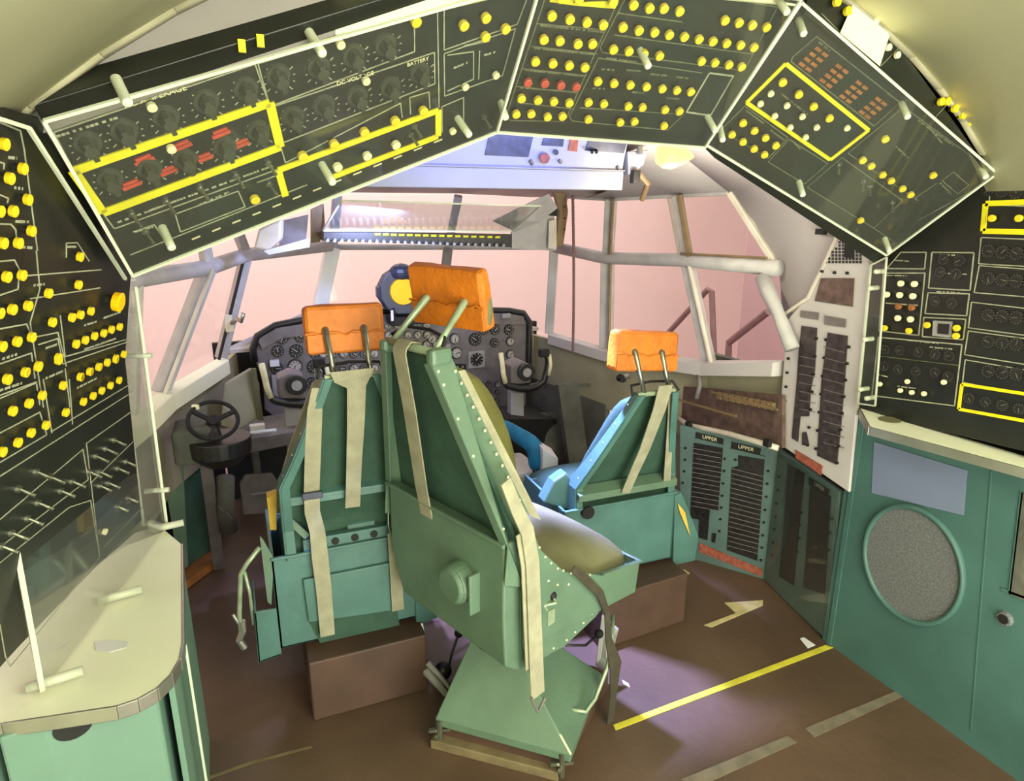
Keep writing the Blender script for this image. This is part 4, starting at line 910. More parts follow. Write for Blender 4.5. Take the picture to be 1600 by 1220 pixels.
MB().prism([onY(853,336,3.405),onY(871,325,3.405),onY(871,338,3.405)],(0,.01,0)).build('dark_gap','blackr',br)
MB().prism([onY(858,345,3.4),onY(870,342,3.4),onY(870,390,3.44),onY(857,388,3.44)],(0,.012,0)).build('cream_block','frameL',br,bevel=.004)
rb=thing('window_rib','tan drilled rib at the top of the right windshield post','rib',Matrix.Translation(onY(880,340,3.45)))
MB().prism([onY(866,300,3.4),onY(884,302,3.4),onY(888,330,3.4),onY(880,385,3.46),onY(868,386,3.46),onY(874,330,3.4)],(0,.03,0)).build('rib_plate','rib',rb,bevel=.003)
for y in (323,341,358): p=onY(882,y,3.39); MB().cyl(p,p+V((0,-.004,0)),.006,n=8).build('rivet_hole','dial',rb)
tg_=tag(MB().prism([onY(918,309,3.2),onY(946,299,3.1),onY(990,299,3.1),onY(1002,304,3.1),onY(1000,285,3.1),(onY(985,262,3.0)),onY(975,290,3.05)],(0,.03,0)).build('curved_tan_rib','rib',None),'tan curved rib behind the right end of the white overhead console','rib')
# left post rib and fittings
tag(MB().prism([onY(486,327,3.5),onY(506,318,3.5),onY(508,350,3.5),onY(500,378,3.55),onY(486,380,3.55)],(0,.03,0)).build('windshield_rib','rib',None,bevel=.003),'tan rib with dark slots at the left end of the circuit strip','rib')
bl=thing('left_roof_box','pale boxy fairing on the left window rail near the tan rib','fairing',Matrix.Translation(onY(430,370,3.3)))
mb=MB(); mb.prism([onY(396,388,3.3),onY(404,358,3.3),onY(440,342,3.3),onY(438,375,3.3),onY(418,392,3.3)],(.02,.12,0)); mb.build('body','frameL',bl,bevel=.01)
mb=MB(); mb.prism([onY(440,345,3.45),onY(482,335,3.45),onY(478,378,3.45),onY(436,385,3.45)],(.0,.02,0)); mb.build('panel','grey',bl)
mb=MB(); mb.prism([onY(412,392,3.28),onY(484,372,3.28),onY(484,386,3.28),onY(420,398,3.28)],(0,.02,0)); mb.build('white_strip','white',bl)
# window handle on the left post
wh=thing('window_latch','small metal latch handle on the dark edged left window post','latch',Matrix.Translation(onY(370,495,3.7)))
MB().tube([onY(362,505,3.68),onY(370,498,3.64),onY(376,502,3.62),onY(380,490,3.60)],.012).build('handle','alu',wh,smooth=True); MB().box(onY(358,505,3.69),(.04,.03,.09)).build('plate','frameL',wh,bevel=.004)
# bead chain, lamp
ch=thing('bead_chain','dark bead chain hanging in front of the right windshield corner window','chain',Matrix.Translation(onY(895,420,3.3)))
mb=MB()
for i in range(58): 
    t=i/57; mb.ball(onY(895+1.5*math.sin(t*3),308+t*238,3.35),.0105,6,4)
mb.build('beads','rail',ch)
lp=thing('dome_lamp','lit warm ceiling lamp with a pointed glass shade beside the centre panel','lamp',Matrix.Translation(onY(1055,238,2.15)))
lc=onY(1050,240,2.15)
mb=MB(); ax=V((.9,-.25,-.12)).normalized(); mb.tube([lc-ax*.055,lc-ax*.05,lc-ax*.02,lc+ax*.01,lc+ax*.045,lc+ax*.085],.04,16,[.014,.042,.056,.054,.034,.004]); mb.build('glass_shade','bulb',lp,smooth=True)
MB().cyl(lc+V((0,0,.03)),lc+V((0,.05,.12)),.045,.05,16).build('mount','shell',lp)
l=bpy.data.lights.new('lamp_bulb','POINT'); l.energy=6; l.color=(1,.90,.74); l.shadow_soft_size=.05; o=bpy.data.objects.new('lamp_bulb',l); COL.objects.link(o); o.location=lc+V((0.02,.02,-.16))
# stair rail outside on the right
sr=thing('stair_handrail','mauve stair handrail standing in the hall outside the right windows','handrail',Matrix.Translation(V((4.0,4,0))))
mb=MB()
def hx(x,y): return onX(x,y,4.2)
mb.tube([V((4.2,hx(1116,558).y,-2.16)),hx(1116,558),hx(1112,455),hx(1106,452),hx(1035,530)],.035,8); mb.build('rail_tube','rail',sr,smooth=False)
mb=MB(); mb.tube([V((4.2,hx(1138,560).y,-2.16)),hx(1138,560),hx(1139,535),hx(1200,487)],.04,8); mb.build('rail_tube','rail',sr)
pl=thing('sidewall_bag','olive canvas flap hanging on the left side wall under the sill','canvas flap',Matrix.Translation(onY(385,620,3.6)))
mb=MB(); mb.prism([onY(350,600,3.5),onY(392,575,3.55),onY(405,600,3.55),onY(408,650,3.5),onY(370,675,3.45),onY(345,665,3.4)],(0,.03,0)); mb.build('flap','beige',pl,bevel=.01)
mb=MB(); mb.prism([onY(392,575,3.54),onY(400,575,3.54),onY(412,655,3.5),onY(402,655,3.5)],(0,-.02,0)); mb.build('dark_edge','olive',pl)
# ============================================================ PLATFORMS
def platform(pts,z,label,h=None):
    return tag(MB().prism([V((x,y,0)) for x,y in pts],(0,0,z)).build('seat_platform','plat',None,bevel=.006),label,'platform','brown seat platforms')
platform([(-.78,2.05),(-.36,2.05),(-.36,3.0),(-.78,3.0)],.24,'brown box platform carrying the left pilot seat')
platform([(.36,2.0),(.80,2.03),(.80,2.95),(.36,2.95)],.24,'brown box platform carrying the right pilot seat')
struct(MB().box((0,3.3,.06),(.7,1.5,.12)),'trim_centre_step','plat')
# ============================================================ SEATS
class Fr_:
    def __init__(s,x,y,a):
        s.M=Matrix.Translation(V((x,y,0)))@Matrix.Rotation(-math.radians(a),4,'Z')
        s.ax=[s.M.to_3x3()@V(e) for e in ((1,0,0),(0,1,0),(0,0,1))]; s.o=V((x,y,0)); s.I=s.M.inverted()
    def at(s,px,py,k,v):
        n=s.ax[k]; d=ray(px,py); p=EYE+d*((s.o+n*v-EYE).dot(n)/d.dot(n)); return s.I@p
def side_pair(f): return f(-1),f(1)
def rivets(root,pts,r=.0045,n=(0,0,1),m='pale',name='rivet'):
    mb=MB(); mb.cyl((0,0,0),(0,0,.003),r,r*.5,8); me=mesh_only(mb,m)
    z=V(n).normalized(); x=z.orthogonal(); 
    for p in pts:
        o=bpy.data.objects.new(name,me); COL.objects.link(o); o.parent=root; o.matrix_local=basis(V(p),x,z)
def cushion(T,parent,name,m,c,sz,dome=.03,tilt=0,taper=0):
    mb=MB(T); nx,ny=8,8; hx,hy,hz=[q/2 for q in sz]
    def pt(i,j,top):
        u=i/nx*2-1; v=j/ny*2-1; k=(1-u**6)*(1-v**6)
        z=(hz*.25+hz*.75*k**.5+dome*(1-u*u)*(1-v*v)) if top else -hz
        sx=1-taper*(v+1)/2
        return V(c)+V((u*hx*sx,v*hy,z+tilt*v))
    g=[[pt(i,j,True) for i in range(nx+1)] for j in range(ny+1)]
    vs=[[mb._v(p) for p in r] for r in g]; vb=[[mb._v(pt(i,j,False)) for i in range(nx+1)] for j in range(ny+1)]
    for j in range(ny):
        for i in range(nx):
            mb.bm.faces.new((vs[j][i],vs[j][i+1],vs[j+1][i+1],vs[j+1][i])); mb.bm.faces.new((vb[j][i],vb[j+1][i],vb[j+1][i+1],vb[j][i+1]))
    for j in range(ny):
        for i in (0,nx): mb.bm.faces.new((vs[j][i],vs[j+1][i],vb[j+1][i],vb[j][i]))
    for i in range(nx):
        for j in (0,ny): mb.bm.faces.new((vs[j][i],vs[j][i+1],vb[j][i+1],vb[j][i]))
    return mb.build(name,m,parent,smooth=True,sub=1)
# ---- headrest: padded block on two rods with a stitched flap
def headrest(T,root,c,w,h,d,rods,rodtop,tilt=0,roll=0,slot=False,rodm='rod',yaw=0):
    c=V(c); R=Matrix.Rotation(yaw,3,'Z')@Matrix.Rotation(roll,3,'Y')@Matrix.Rotation(tilt,3,'X')
    P=lambda x,y,z: c+R@V((x,y,z))
    mb=MB(T); rings=[]
    n=7
    prof=[(-d/2,-h/2),(-d/2*1.05,-h*.1),(-d/2,h/2),(d/2*.8,h/2*1.02),(d/2,h*.2),(d/2,-h/2)]
    xs=[-w/2,-w/2+.012,-w/4,0,w/4,w/2-.012,w/2]
    for i,x in enumerate(xs):
        k=.93 if i in (0,len(xs)-1) else 1+random.uniform(-.012,.012)
        rings.append([P(x,a*k,b*k+random.uniform(-.002,.002)) for a,b in prof])
    mb.loft(rings); pad=mb.build('headrest_pad','orange',root,bevel=.012)
    mb=MB(T); fl=[]
    zz=-h*.08
    for i in range(13):
        x=-w/2+w*i/12; fl.append(P(x,-d/2-.006,zz+.006*math.sin(i*1.9)+random.uniform(-.003,.003)))
    mb.tube(fl,.0035,6); mb.build('seam_fold','orange',pad)
    mb=MB(T); mb.prism([P(-w/2+.004,-d/2-.001,zz),P(w/2-.004,-d/2-.001,zz),P(w/2-.004,-d/2-.004,-h/2+.008),P(-w/2+.004,-d/2-.004,-h/2+.008)],R@V((0,-.005,0))); mb.build('lower_flap','orange',pad,bevel=.002)
    if slot:
        mb=MB(T); mb.ball(P(w/2-.006,0,-h*.17),(.010,.016,h*.28),12,8); mb.build('side_slot','olive',pad)
    for (x0,y0,z0),x1 in zip(rods,rodtop):
        top=P(x1,-d/2-.004,zz+.012); mb=MB(T); a=V((x0,y0,z0)); mb.tube([a,a.lerp(top,.5),top,top+V((0,.02,.008))],.0085,10,[.0085,.009,.012,.011]); mb.build('headrest_rod',rodm,root,smooth=True)
# ======================= near (engineer) seat
E_=Fr_(-.366,1.79,70); T=E_.M
es=thing('engineer_seat','green crew seat nearest the camera with tall tapered back, orange headrest and olive cushion',  'seat',E_.M,None)
wT,wB=.122,.306
yb=lambda z: -.105*(z-.857)/(1.363-.857); wx=lambda z: wB+(wT-wB)*(z-.857)/(1.363-.857)
mb=MB(T); rc=.035
mb.prism([(-wT,yb(1.363)+rc,1.363),(wT,yb(1.363)+rc,1.363),(wB,rc,.857),(-wB,rc,.857)],(0,.012,0)); mb.build('back_panel','seatd',es)
for s in (-1,1):
    mb=MB(T); o=V((s*.006,0,0))
    a=[V((s*wT,-.105,1.365)),V((s*wT,-.035,1.365)),V((s*wB,.075,.945)),V((s*wB,.062,.707)),V((s*wB,-.011,.744)),V((s*wB,0,.857))]
    mb.loft([a,[p+o for p in a]]); sp=mb.build('side_plate','seat',es,bevel=.002)
    mb=MB(T); mb.bar(V((s*(wT-.012),-.105,1.36)),V((s*(wB-.012),0,.862)),.030,.004,(0,1,0)); mb.build('back_lip','seat',sp)
    pts=[a[1].lerp(a[2],t)+V((s*.006,-.010,0)) for t in [i/13 for i in range(1,13)]]+[a[0].lerp(a[5],t)+V((s*.006,.010,0)) for t in (.05,.12,.3,.5,.9)]
    rivets(sp,pts,.0048,(s,0,0))
mb=MB(T); mb.box((wT-.0,-.075,1.375),(.035,.07,.05)); mb.build('top_cap','seat',es,bevel=.012)
mb=MB(T); mb.box((-wT+.0,-.075,1.37),(.035,.06,.04)); mb.build('top_cap','seat',es,bevel=.012)
mb=MB(T); mb.tube([(-wT,-.08,1.385),(0,-.085,1.385),(wT,-.08,1.385)],.012,10); mb.build('top_bar','rod',es,smooth=True)
mb=MB(T); mb.tube([(-wT-.01,-.06,1.40),(-wT+.03,-.03,1.425),(.02,-.03,1.43),(wT-.02,-.04,1.42),(wT,-.06,1.395)],.005,8); mb.build('belt_guide','blackr',es,smooth=True)
# back cushion in front of the panel
mb=MB(T); rings=[]
for z in (.80,.92,1.05,1.18,1.28,1.335):
    w=wx(z)-.02; y=yb(z)+.055; t=(.09 if z<.9 else .115 if z<1.0 else .18) if z<1.25 else (.15 if z<1.3 else .05)
    rings.append([(-w,y,z),(-w*.9,y+t,z),(0,y+t*1.12,z),(w*.9,y+t,z),(w,y+.0,z)])
mb.loft(rings); mb.build('back_cushion','olived',es,smooth=True,sub=1)
mb=MB(T); mb.prism([(wT+.012,-.03,1.33),(wT+.012,.0,1.33),(wB+.005,.125,.90),(wB+.005,.08,.93)],(.004,0,0)); mb.build('cushion_edge_webbing','strap',es)
# bucket
prof=[(0,.857),(-.004,.62),(.004,.46),(.05,.425),(.18,.405),(.29,.415),(.40,.45),(.50,.495),(.60,.50),(.60,.56),(.42,.59),(.23,.66),(.12,.76),(.06,.86)]
xr=[(-.29,0),(.296,0)]
mb=MB(T); rings=[]
for x,_ in xr:
    rings.append([(x+(.06*max(0,(.62-z)/.2) if x<0 and z<.62 else 0),y,z) for y,z in prof])
mb.loft(rings); bk=mb.build('seat_bucket','seat',es,bevel=.006)
mb=MB(T); mb.tube([(-.30,-.004,.857),(.30,-.004,.857)],.007,8); mb.build('fold_rib','seat',bk)
mb=MB(T)
for s in (-1,1):
    mb.prism([(s*.306,.06,.945),(s*.306,.13,.80),(s*.306,.233,.69),(s*.306,.33,.645),(s*.306,.42,.60),(s*.306,.618,.575),(s*.306,.60,.462),(s*.306,.061,.50),(s*.306,.06,.70)],(s*.008,0,0))
mb.prism([(-.31,.612,.575),(.31,.612,.575),(.31,.596,.462),(-.31,.596,.462)],(0,.008,0)); 
mb.bar((.31,.42,.602),(.314,.622,.577),.014,.008); mb.bar((-.31,.617,.577),(.316,.617,.577),.012,.008)
pan=mb.build('seat_pan','seat',es,bevel=.002)
rivets(pan,[(.3145,y,z) for y,z in ((.10,.85),(.12,.815),(.145,.775),(.17,.745),(.2,.715),(.225,.698),(.26,.675),(.29,.66),(.32,.645),(.35,.632),(.16,.69),(.2,.66),(.25,.64))],.004,(1,0,0))
mb=MB(T); mb.prism([(.298,.06,.70),(.298,.60,.50),(.298,.50,.495),(.298,.40,.448),(.298,.25,.41),(.298,.06,.43)],(.004,0,0)); mb.build('lower_side_sheet','seat',es)
rivets(es,[(.303,y,z) for y,z in ((.26,.43),(.3,.44),(.34,.455),(.38,.47),(.10,.44),(.14,.432),(.20,.43))],.004,(1,0,0))
mb=MB(T); p=E_.at(863,930,0,.31); mb.ball(p,.014,10,8); mb.build('control_ball','blackr',es,smooth=True)
mb=MB(T); a=E_.at(850,945,0,.31); b=E_.at(868,942,0,.33); c_=E_.at(858,962,0,.31); mb.tube([p,b,a,c_],.006); mb.box(c_,(.02,.03,.05)); mb.build('control_bracket','rod',es)
cushion(T,es,'seat_cushion','olive',(0,.325,.605),(.56,.57,.15),.035,-.012)
# inertia reel
mb=MB(T); c=E_.at(706,914,1,-.045); mb.cyl(c,c+V((0,.05,0)),.062,.066,24); mb.cyl(c+V((0,-.012,0)),c,.05,.060,24); mb.box(c+V((.075,.03,-.005)),(.012,.05,.13)); mb.box(c+V((.05,.045,0)),(.06,.01,.12)); mb.build('belt_reel','seat',es,bevel=.004)
BPl=Plane(T@V((-wB,0,.857)),T@V((wB,0,.857)),T@V((0,-.105,1.363)))
q=[BPl.at(x,y,.008) for x,y in ((624,551),(640,640),(658,760),(677,858))]
sd=(T.to_3x3()@V((1,0,0)))
lq=T.inverted()@q[0]; mb=MB(); mb.ribbon([T@V((lq.x,-.062,1.36)),T@V((lq.x,-.066,1.397)),T@V((lq.x,-.095,1.402)),T@V((lq.x,-.112,1.385))]+[q[0]]+q[1:],sd,.062,.004); mb.build('shoulder_strap','strap',es)
mb=MB(); mb.tube([BPl.at(678,860,.008),BPl.at(684,880,.01),BPl.at(692,902,.01)],.004); mb.tube([BPl.at(676,858,.01),BPl.at(682,866,.012)],.008); mb.build('strap_cable','steel',es)
# hanging lap strap on the near side
hp=[(790,752),(806,792),(824,830),(832,880),(835,960),(838,1040),(840,1087)]
W_=[.036,.04,.046,.050,.052,.055,.056]
q=[T@E_.at(x,y,0,.318+.022*min(1,i/4)) for i,(x,y) in enumerate(hp)]
sdv=T.to_3x3()@V((0,1,0))
mb=MB(); mb.ribbon(q,sdv,W_,.004); ls_=mb.build('lap_strap','strap',es)
q2=[p+T.to_3x3()@V((-.007,-.012,.0)) for p in q[2:6]]; mb=MB(); mb.ribbon(q2,sdv,.05,.003); mb.build('strap_fold','strap',ls_)
a=T@E_.at(830,1090,0,.345); b=T@E_.at(840,1112,0,.345); c_=T@E_.at(852,1090,0,.345)
mb=MB(); mb.tube([a,b,c_],.0045); mb.build('strap_hook','grey',ls_)
rivets(es,[E_.at(816,855,0,.32)],.016,(1,0,0),'steel','swivel_bolt')
# dark strap from the front of the pan
hp=[(895,888),(915,905),(938,928),(948,955),(951,1000),(962,1040),(958,1085),(953,1130),(955,1166)]
q=[T@E_.at(x,y,0,.33) for x,y in hp]
mb=MB(); mb.ribbon(q,sdv,[.022,.03,.03,.022,.03,.06,.035,.035,.014],.005); mb.build('dark_lap_strap','strapd',es)
headrest(T,es,(-.022,.078,1.510),.272,.182,.050,[(-wT+.03,-.085,1.385),(wT-.01,-.085,1.385)],[-.07,.07],tilt=.22,roll=.02,slot=True,yaw=.24)
# pedestal
base=[onZ(x,y,.115) for x,y in ((680,1122),(892,1180),(940,1052),(772,1022))]
cb_=sum(base,V())/4
tc=T@V((.03,.2,.40))
mb=MB(); topsq=[tc+(p-cb_).normalized()*.06+V((0,0,-.0)) for p in base]
mb.loft([[V((p.x,p.y,.085)) for p in base],base,topsq]); mb.build('pedestal_base','seat',es,bevel=.004)
mb=MB(); mb.cyl(tc+V((0,0,-.08)),tc+V((0,0,.03)),.085,.10,20); mb.build('swivel','dial',es)
mb=MB(); mb.bar(base[1]+V((0,0,.003)),tc.lerp(base[1],.35)+V((0,0,-.0)),.006,.004); mb.build('bright_edge','pale',es)
for x,y in ((687,1140),(878,1192)):
    p=onZ(x,y,.07); mb=MB(); mb.cyl(p+V((0,0,.04)),p+V((0,0,-.05)),.011,n=10); mb.bar(p+V((-.035,.01,0)),p+V((.035,-.01,0)),.011); mb.bar(p+V((-.02,-.02,-.015)),p+V((.02,.02,-.015)),.010); mb.build('clamp_bolt','steel',es)
mb=MB(); mb.tube([onZ(x,y,z) for x,y,z in ((958,962,.34),(955,1010,.30),(948,1045,.22),(930,1092,.15),(915,1112,.14),(892,1108,.15))],.007,8); mb.build('curved_release_bar','rod',es,smooth=True)
for pts,nm in (([(717,989,.22),(706,1020,.14),(698,1058,.05)],'lever'),([(936,990,.26),(915,1008,.26),(885,1008,.28),(868,1000,.30)],'lever')):
    P_=[onZ(*p) for p in pts]; mb=MB(); mb.tube(P_,.005); lv=mb.build('release_lever','dial',es,smooth=True); mb=MB(); mb.ball(P_[0],.017,12,8); mb.build('lever_knob','blackr',lv,smooth=True)
mb=MB(); p=[onZ(*q) for q in ((940,962,.30),(966,985,.22),(948,1050,.06),(930,1040,.06))]; mb.prism(p,(.01,.01,0)); mb.build('front_bracket','greyl',es,bevel=.003)
# wood plinth and slab
plb=[onZ(x,y,.0) for x,y in ((690,1160),(876,1212),(950,1075),(760,1030))]
tag(MB().prism(plb,(0,0,.085)).build('pedestal_plinth','plat',None,bevel=.004),'dark brown wooden plinth under the near seat pedestal','plinth')
d=(base[1]-base[0]); d.z=0; d.normalize(); nn=V((d.y,-d.x,0))
a=onZ(672,1158,.03); b=onZ(872,1210,.03)
tag(MB().prism([V((p.x,p.y,0)) for p in (a-nn*-.0,b,b-nn*.05,a-nn*.05)],(0,0,.035)).build('tan_plank','slab',None,bevel=.004),'worn tan plank on the floor along the near edge of the pedestal','plank')
# ======================= pilot seats
def pilot(name,label,X0,a,dz,topz,topy,headc,roll,right):
    S=Fr_(X0,2.15,a); T=S.M; r=thing(name,label,'seat',S.M,'pilot seats'); z0=.24
    bt=.61+dz; zb=.70+dz; zk=.88+dz if not right else .70+dz; w0=.235; w1=.082
    # lower box with deep sides
    mb=MB(T); mb.prism([(-.29,0,.255),(.25,0,.255),(.25,0,bt),(-.29,0,bt)],(0,.012,0)); mb.prism([(-.29,0,.255),(-.278,0,.255),(-.278,0,bt),(-.29,0,bt)],(0,.42,0)); mb.prism([(.25,0,.255),(.238,0,.255),(.238,0,bt),(.25,0,bt)],(0,.42,0))
    mb.prism([(-.29,0,.255),(.25,0,.255),(.25,.42,.255),(-.29,.42,.255)],(0,0,.01)); mb.prism([(-.29,.42,.255),(.25,.42,.255),(.25,.42,bt-.03),(-.29,.42,bt-.03)],(0,.01,0)); mb.bar((-.29,-.004,bt),(.25,-.004,bt),.014,.01)
    mb.build('seat_box','pilot',r,bevel=.003)
    # back shell
    zt=topz; yb_=lambda z: topy*max(0,(z-zb))/(zt-zb); wq=lambda z: w0 if z<zk else w0+(w1-w0)*((z-zk)/(zt-zk))**.9
    zs=[bt-.02,zb,zk,zk+(zt-zk)*.25,zk+(zt-zk)*.5,zk+(zt-zk)*.75,zt-.02,zt]
    mb=MB(T); rings=[[(-wq(z)+.005,yb_(z)+.03,z),(-.03,yb_(z)+.045,z),(.03,yb_(z)+.045,z),(wq(z)-.005,yb_(z)+.03,z),(wq(z)-.005,yb_(z)+.055,z),(-wq(z)+.005,yb_(z)+.055,z)] for z in sorted(set(zs))]
    mb.loft(rings); mb.build('back_panel','seatd',r)
    for s in (-1,1):
        mb=MB(T); rings=[]
        for z in sorted(set(zs)):
            w=wq(z)*s; y=yb_(z); dpt=.085 if z<zk+.05 else .035+.045*(zt-z)/(zt-zk)
            rings.append([(w,y,z),(w+s*.007,y,z),(w+s*.007,y+dpt,z),(w,y+dpt,z)])
        mb.loft(rings); sp=mb.build('side_plate','pilot',r,bevel=.002)
        mb=MB(T); rr=[]
        for z in sorted(set(zs)):
            w=wq(z)*s; y=yb_(z); rr.append([(w,y-.002,z),(w-s*(.022+.012*(zt-z)),y-.002,z),(w-s*(.022+.012*(zt-z)),y+.004,z),(w,y+.004,z)])
        mb.loft(rr); mb.build('back_lip','pilot',sp)
        rivets(sp,[(s*(wq(z)+.007),yb_(z)+.03,z) for z in [zk+(zt-zk)*t for t in (.1,.3,.5,.7,.9)]],.004,(s,0,0))
    mb=MB(T); rings=[]
    for z in (bt,zk,zk+(zt-zk)*.5,zt-.08,zt-.03):
        w=wq(z)-.004; y=yb_(z)+.045; t=.12 if z<zt-.05 else .07
        rings.append([(-w,y,z),(-w*.9,y+t,z),(0,y+t*1.15,z),(w*.9,y+t,z),(w,y,z)])
    mb.loft(rings); mb.build('back_cushion','seatd',r,smooth=True,sub=1)
    cushion(T,r,'seat_cushion','seatd',(-.02,.30,bt-.06),(.46,.46,.12),.02)
    # cross shelf and lower structure
    zs_=zk-.03 if not right else zb+.0
    mb=MB(T); mb.prism([(-w0,.03,zs_),(w0,.03,zs_),(w0,-.025,zs_-.02),(-w0,-.025,zs_-.02)],(0,0,-.012)); mb.bar((-w0,-.02,zs_-.035),(w0,-.02,zs_-.035),.006,.03); mb.build('cross_shelf','seat' if right else 'pilot',r,bevel=.002)
    mb=MB(T); mb.tube([(-w1-.02,topy+.02,zt),(-w1-.01,topy+.05,zt+.03),(0,topy+.06,zt+.035),(w1+.01,topy+.05,zt+.03),(w1+.02,topy+.02,zt)],.005); mb.build('belt_guide','blackr',r,smooth=True)
    mb=MB(T); mb.tube([(-w1,topy+.02,zt),(w1,topy+.02,zt)],.010); mb.build('top_bar','rod',r)
    headrest(T,r,headc,.245 if not right else .27,.150,.075,[(-w1*.62,topy+.02,zt),(w1*.72,topy+.02,zt)],[-.062,.056],tilt=-.08,roll=roll,rodm='steel')
    return r,S,T,yb_,wq,zt,zk,bt
lp_,S,T,yb_,wq,zt,zk,bt=pilot('pilot_seat','left pilot seat, green and upright, with square orange headrest and a row of round holes',-.575,0,0,1.26,-.17,(0.0,-.05,1.392),0,False)
def rib_(S,T,root,pts,y,w,name='shoulder_strap',m='strap',dy=None,k=1):
    q=[T@S.at(px,py,k,(y[i] if isinstance(y,list) else y)) for i,(px,py) in enumerate(pts)]
    mb=MB(); mb.ribbon(q,T.to_3x3()@V((1,0,0) if k==1 else (0,1,0)),w,.004); return mb.build(name,m,root)
rib_(S,T,lp_,[(551,578),(552,590),(557,604),(556,660),(553,730),(551,792)],[-.18,-.18,-.16,-.13,-.075,-.035],[.135,.115,.058,.055,.050,.050])
st=rib_(S,T,lp_,[(495,606),(492,640),(489,700),(487,766),(488,800),(496,830),(500,870),(506,920),(512,993)],[-.155,-.14,-.10,-.045,-.04,-.035,-.03,-.03,-.03],[.03,.045,.05,.05,.05,.05,.055,.052,.05])
mb=MB(T); p=S.at(488,774,1,-.055); mb.box(p,(.066,.014,.024)); mb.build('strap_buckle','cyl',st,bevel=.003)
rib_(S,T,lp_,[(615,832),(618,880),(620,920),(622,953)],-.03,.044,'lap_strap')
mb=MB(T); mb.tube([S.at(607,800,1,-.02),S.at(607,820,1,-.03),S.at(612,840,1,-.035),S.at(618,828,1,-.035),S.at(608,815,1,-.03)],.004); mb.build('strap_hook','steel',lp_)
# details of the left lower box
mb=MB(T); q=[S.at(x,y,1,-.004) for x,y in ((473,904),(614,876),(621,950),(482,970))]; mb.prism(q,(0,-.012,0)); mb.build('back_plate','pilot',lp_,bevel=.003)
q=[S.at(x,y,1,-.004) for x,y in ((508,982),(590,968),(592,976),(508,1006))]
mb=MB(T); q=[S.at(x,y,1,-.002) for x,y in ((484,972),(620,950),(624,976),(500,1004))]; mb.prism(q,(0,-.003,0)); mb.build('lower_recess','seatd',lp_)
mb=MB(T); mb.box((.02,.02,bt+.022),(.40,.03,.045)); hr=mb.build('perforated_rail','pilot',lp_,bevel=.002)
for i in range(6):
    mb=MB(T); c=V((-.14+i*.068,.004,bt+.022)); mb.cyl(c,c+V((0,-.003,0)),.0135,n=14); mb.build('round_hole','blackr',hr)
mb=MB(T); c=S.at(563,822,1,.06); mb.cyl(c+V((-.05,0,0)),c+V((.05,0,0)),.03,.034,16); mb.cyl(c+V((.06,.02,-.01)),c+V((.09,.02,-.01)),.045,n=16); mb.build('actuator','pilot',lp_,bevel=.004)
mb=MB(T); mb.prism([(.20,-.01,.30),(.36,.0,.31),(.39,.02,.35),(.36,.02,.39),(.20,-.005,.39)],(0,.2,0)); mb.prism([(.20,-.012,.22),(.32,-.005,.24),(.33,0,.31),(.20,-.012,.31)],(0,.12,0)); mb.build('side_bracket','pilot',lp_,bevel=.005)
for x,y in ((492,1030),(655,985)):
    p=S.at(x,y,1,-.02); mb=MB(T); mb.prism([p+V((-.018,0,.03)),p+V((.018,0,.03)),p+V((.022,-.02,-.03)),p+V((-.014,-.02,-.03))],(0,.012,0)); mb.box(p+V((.006,-.02,-.045)),(.026,.02,.025)); mb.build('rail_foot','alu',lp_,bevel=.003)
# side pocket box with wire frame at the left
q=[S.at(x,y,1,-.02) for x,y in ((397,957),(432,951),(440,1023),(404,1036))]
mb=MB(T); mb.prism(q,(0,.01,0)); a,b,c_,d_=q; mb.prism([a,V((a.x,a.y+.22,a.z)),V((d_.x,d_.y+.22,d_.z)),d_],(.008,0,0)); mb.prism([d_,c_,c_+V((0,.22,0)),d_+V((0,.22,0))],(0,0,.008)); mb.build('side_pocket','pilot',lp_,bevel=.002)
q=[S.at(x,y,1,.0) for x,y in ((406,839),(410,842),(428,872),(424,945),(418,940))]; mb=MB(T); mb.prism(q,(0,.012,0)); mb.build('side_gusset','seat',lp_)
mb=MB(T); q=[S.at(x,y,1,.0) for x,y in ((406,855),(386,880),(376,897),(374,960),(376,985))]; mb.tube(q,.008); q2=[S.at(x,y,1,.0) for x,y in ((382,893),(390,925),(396,975))]; mb.tube(q2,.006); mb.build('wire_frame','rod',lp_,smooth=True)
mb=MB(T); q=[S.at(x,y,1,.0) for x,y in ((378,970),(380,985),(374,1000),(382,1012))]; mb.tube(q,.012,8); mb.tube([S.at(364,960,1,0),S.at(376,978,1,0)],.006); mb.build('brass_fitting','alu',lp_)
mb=MB(T); q=[S.at(x,y,1,.1) for x,y in ((417,778),(432,772),(432,828),(422,828))]; mb.prism(q,(0,.05,0)); mb.build('yellow_foam','foam',lp_)
mb=MB(T); mb.bar(S.at(447,808,1,-.0),S.at(480,838,1,-.0),.022,.01,(0,1,0)); mb.build('diagonal_brace','seat',lp_)
mb=MB(T); mb.prism([S.at(x,y,1,.18) for x,y in ((500,590),(488,600),(452,700),(432,770),(434,800),(445,760),(497,612))],(0,.02,0)); mb.build('cushion_edge_webbing','strap',lp_)
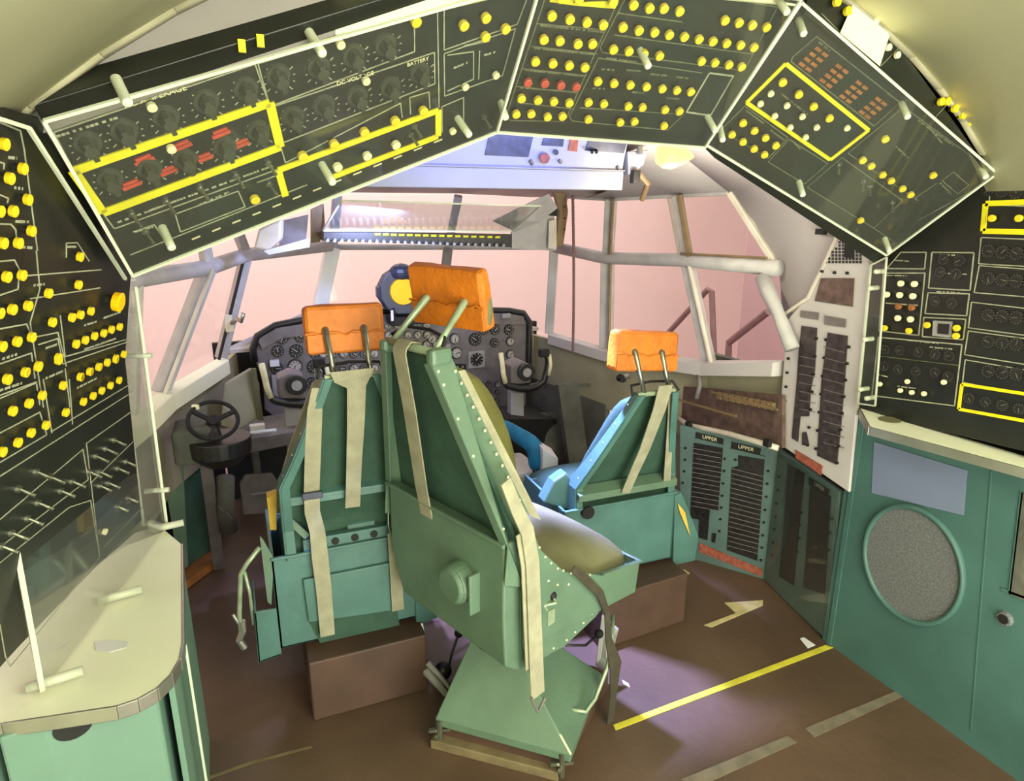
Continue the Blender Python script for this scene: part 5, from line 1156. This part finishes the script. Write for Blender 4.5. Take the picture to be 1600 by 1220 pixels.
# ---- right seat
rp_,S,T,yb_,wq,zt,zk,bt=pilot('pilot_seat','right pilot seat, green, leaning back, with a creased orange headrest and pale straps',.545,1,-.035,1.09,-.19,(-.03,-.11,1.242),.10,True)
rib_(S,T,rp_,[(1040,602),(1030,640),(1008,700),(990,740),(977,770)],[-.20,-.17,-.10,-.06,-.03],[.06,.058,.05,.045,.042])
rib_(S,T,rp_,[(1048,608),(1048,650),(1045,700),(1042,752)],[-.17,-.12,-.06,-.02],[.02,.026,.03,.034])
mb=MB(T); c=S.at(918,800,1,-.01); mb.cyl(c,c+V((0,-.01,0)),.028,n=16); mb.build('black_dial','blackr',rp_)
q=[S.at(x,y,1,.06) for x,y in ((865,752),(885,738),(903,762),(903,800),(880,795),(848,785))]
mb=MB(T); mb.prism(q,(0,.06,0)); mb.build('hinge_plate','pilot',rp_,bevel=.008)
q=[S.at(x,y,1,-.005) for x,y in ((1055,775),(1066,770),(1092,838),(1086,876),(1052,884))]
mb=MB(T); mb.prism(q,(0,.25,0)); mb.build('side_panel','pilot',rp_,bevel=.004)
mb=MB(T); q=[S.at(x,y,1,-.012) for x,y in ((1058,785),(1070,800),(1078,838),(1062,800))]; mb.prism(q,(0,-.003,0)); mb.build('cream_wedge','foam',rp_)
q=[S.at(x,y,1,-.012) for x,y in ((1044,888),(1054,885),(1054,897),(1040,900))]; mb=MB(T); mb.prism(q,(0,-.01,0)); mb.build('rail_foot','alu',rp_)
# bars and pedal linkage behind the near seat
lk=thing('floor_linkage','two worn grey metal arms on the floor between the left seat and the near pedestal','linkage',Matrix.Translation(onZ(680,1060,0)))
for a,b,r_ in (((655,1036,.10),(698,1084,.01),.020),((668,1035,.12),(704,1075,.03),.012)):
    mb=MB(); mb.tube([onZ(*a),onZ((a[0]+b[0])/2,(a[1]+b[1])/2,(a[2]+b[2])/2),onZ(*b)],r_,8,[r_,r_*.8,r_*.7]); mb.build('arm','greyl',lk,smooth=True)
mb=MB(); mb.ball(onZ(692,1048,.04),.035,12,8); mb.build('pivot','dial',lk,smooth=True)
bpy.context.view_layer.update()
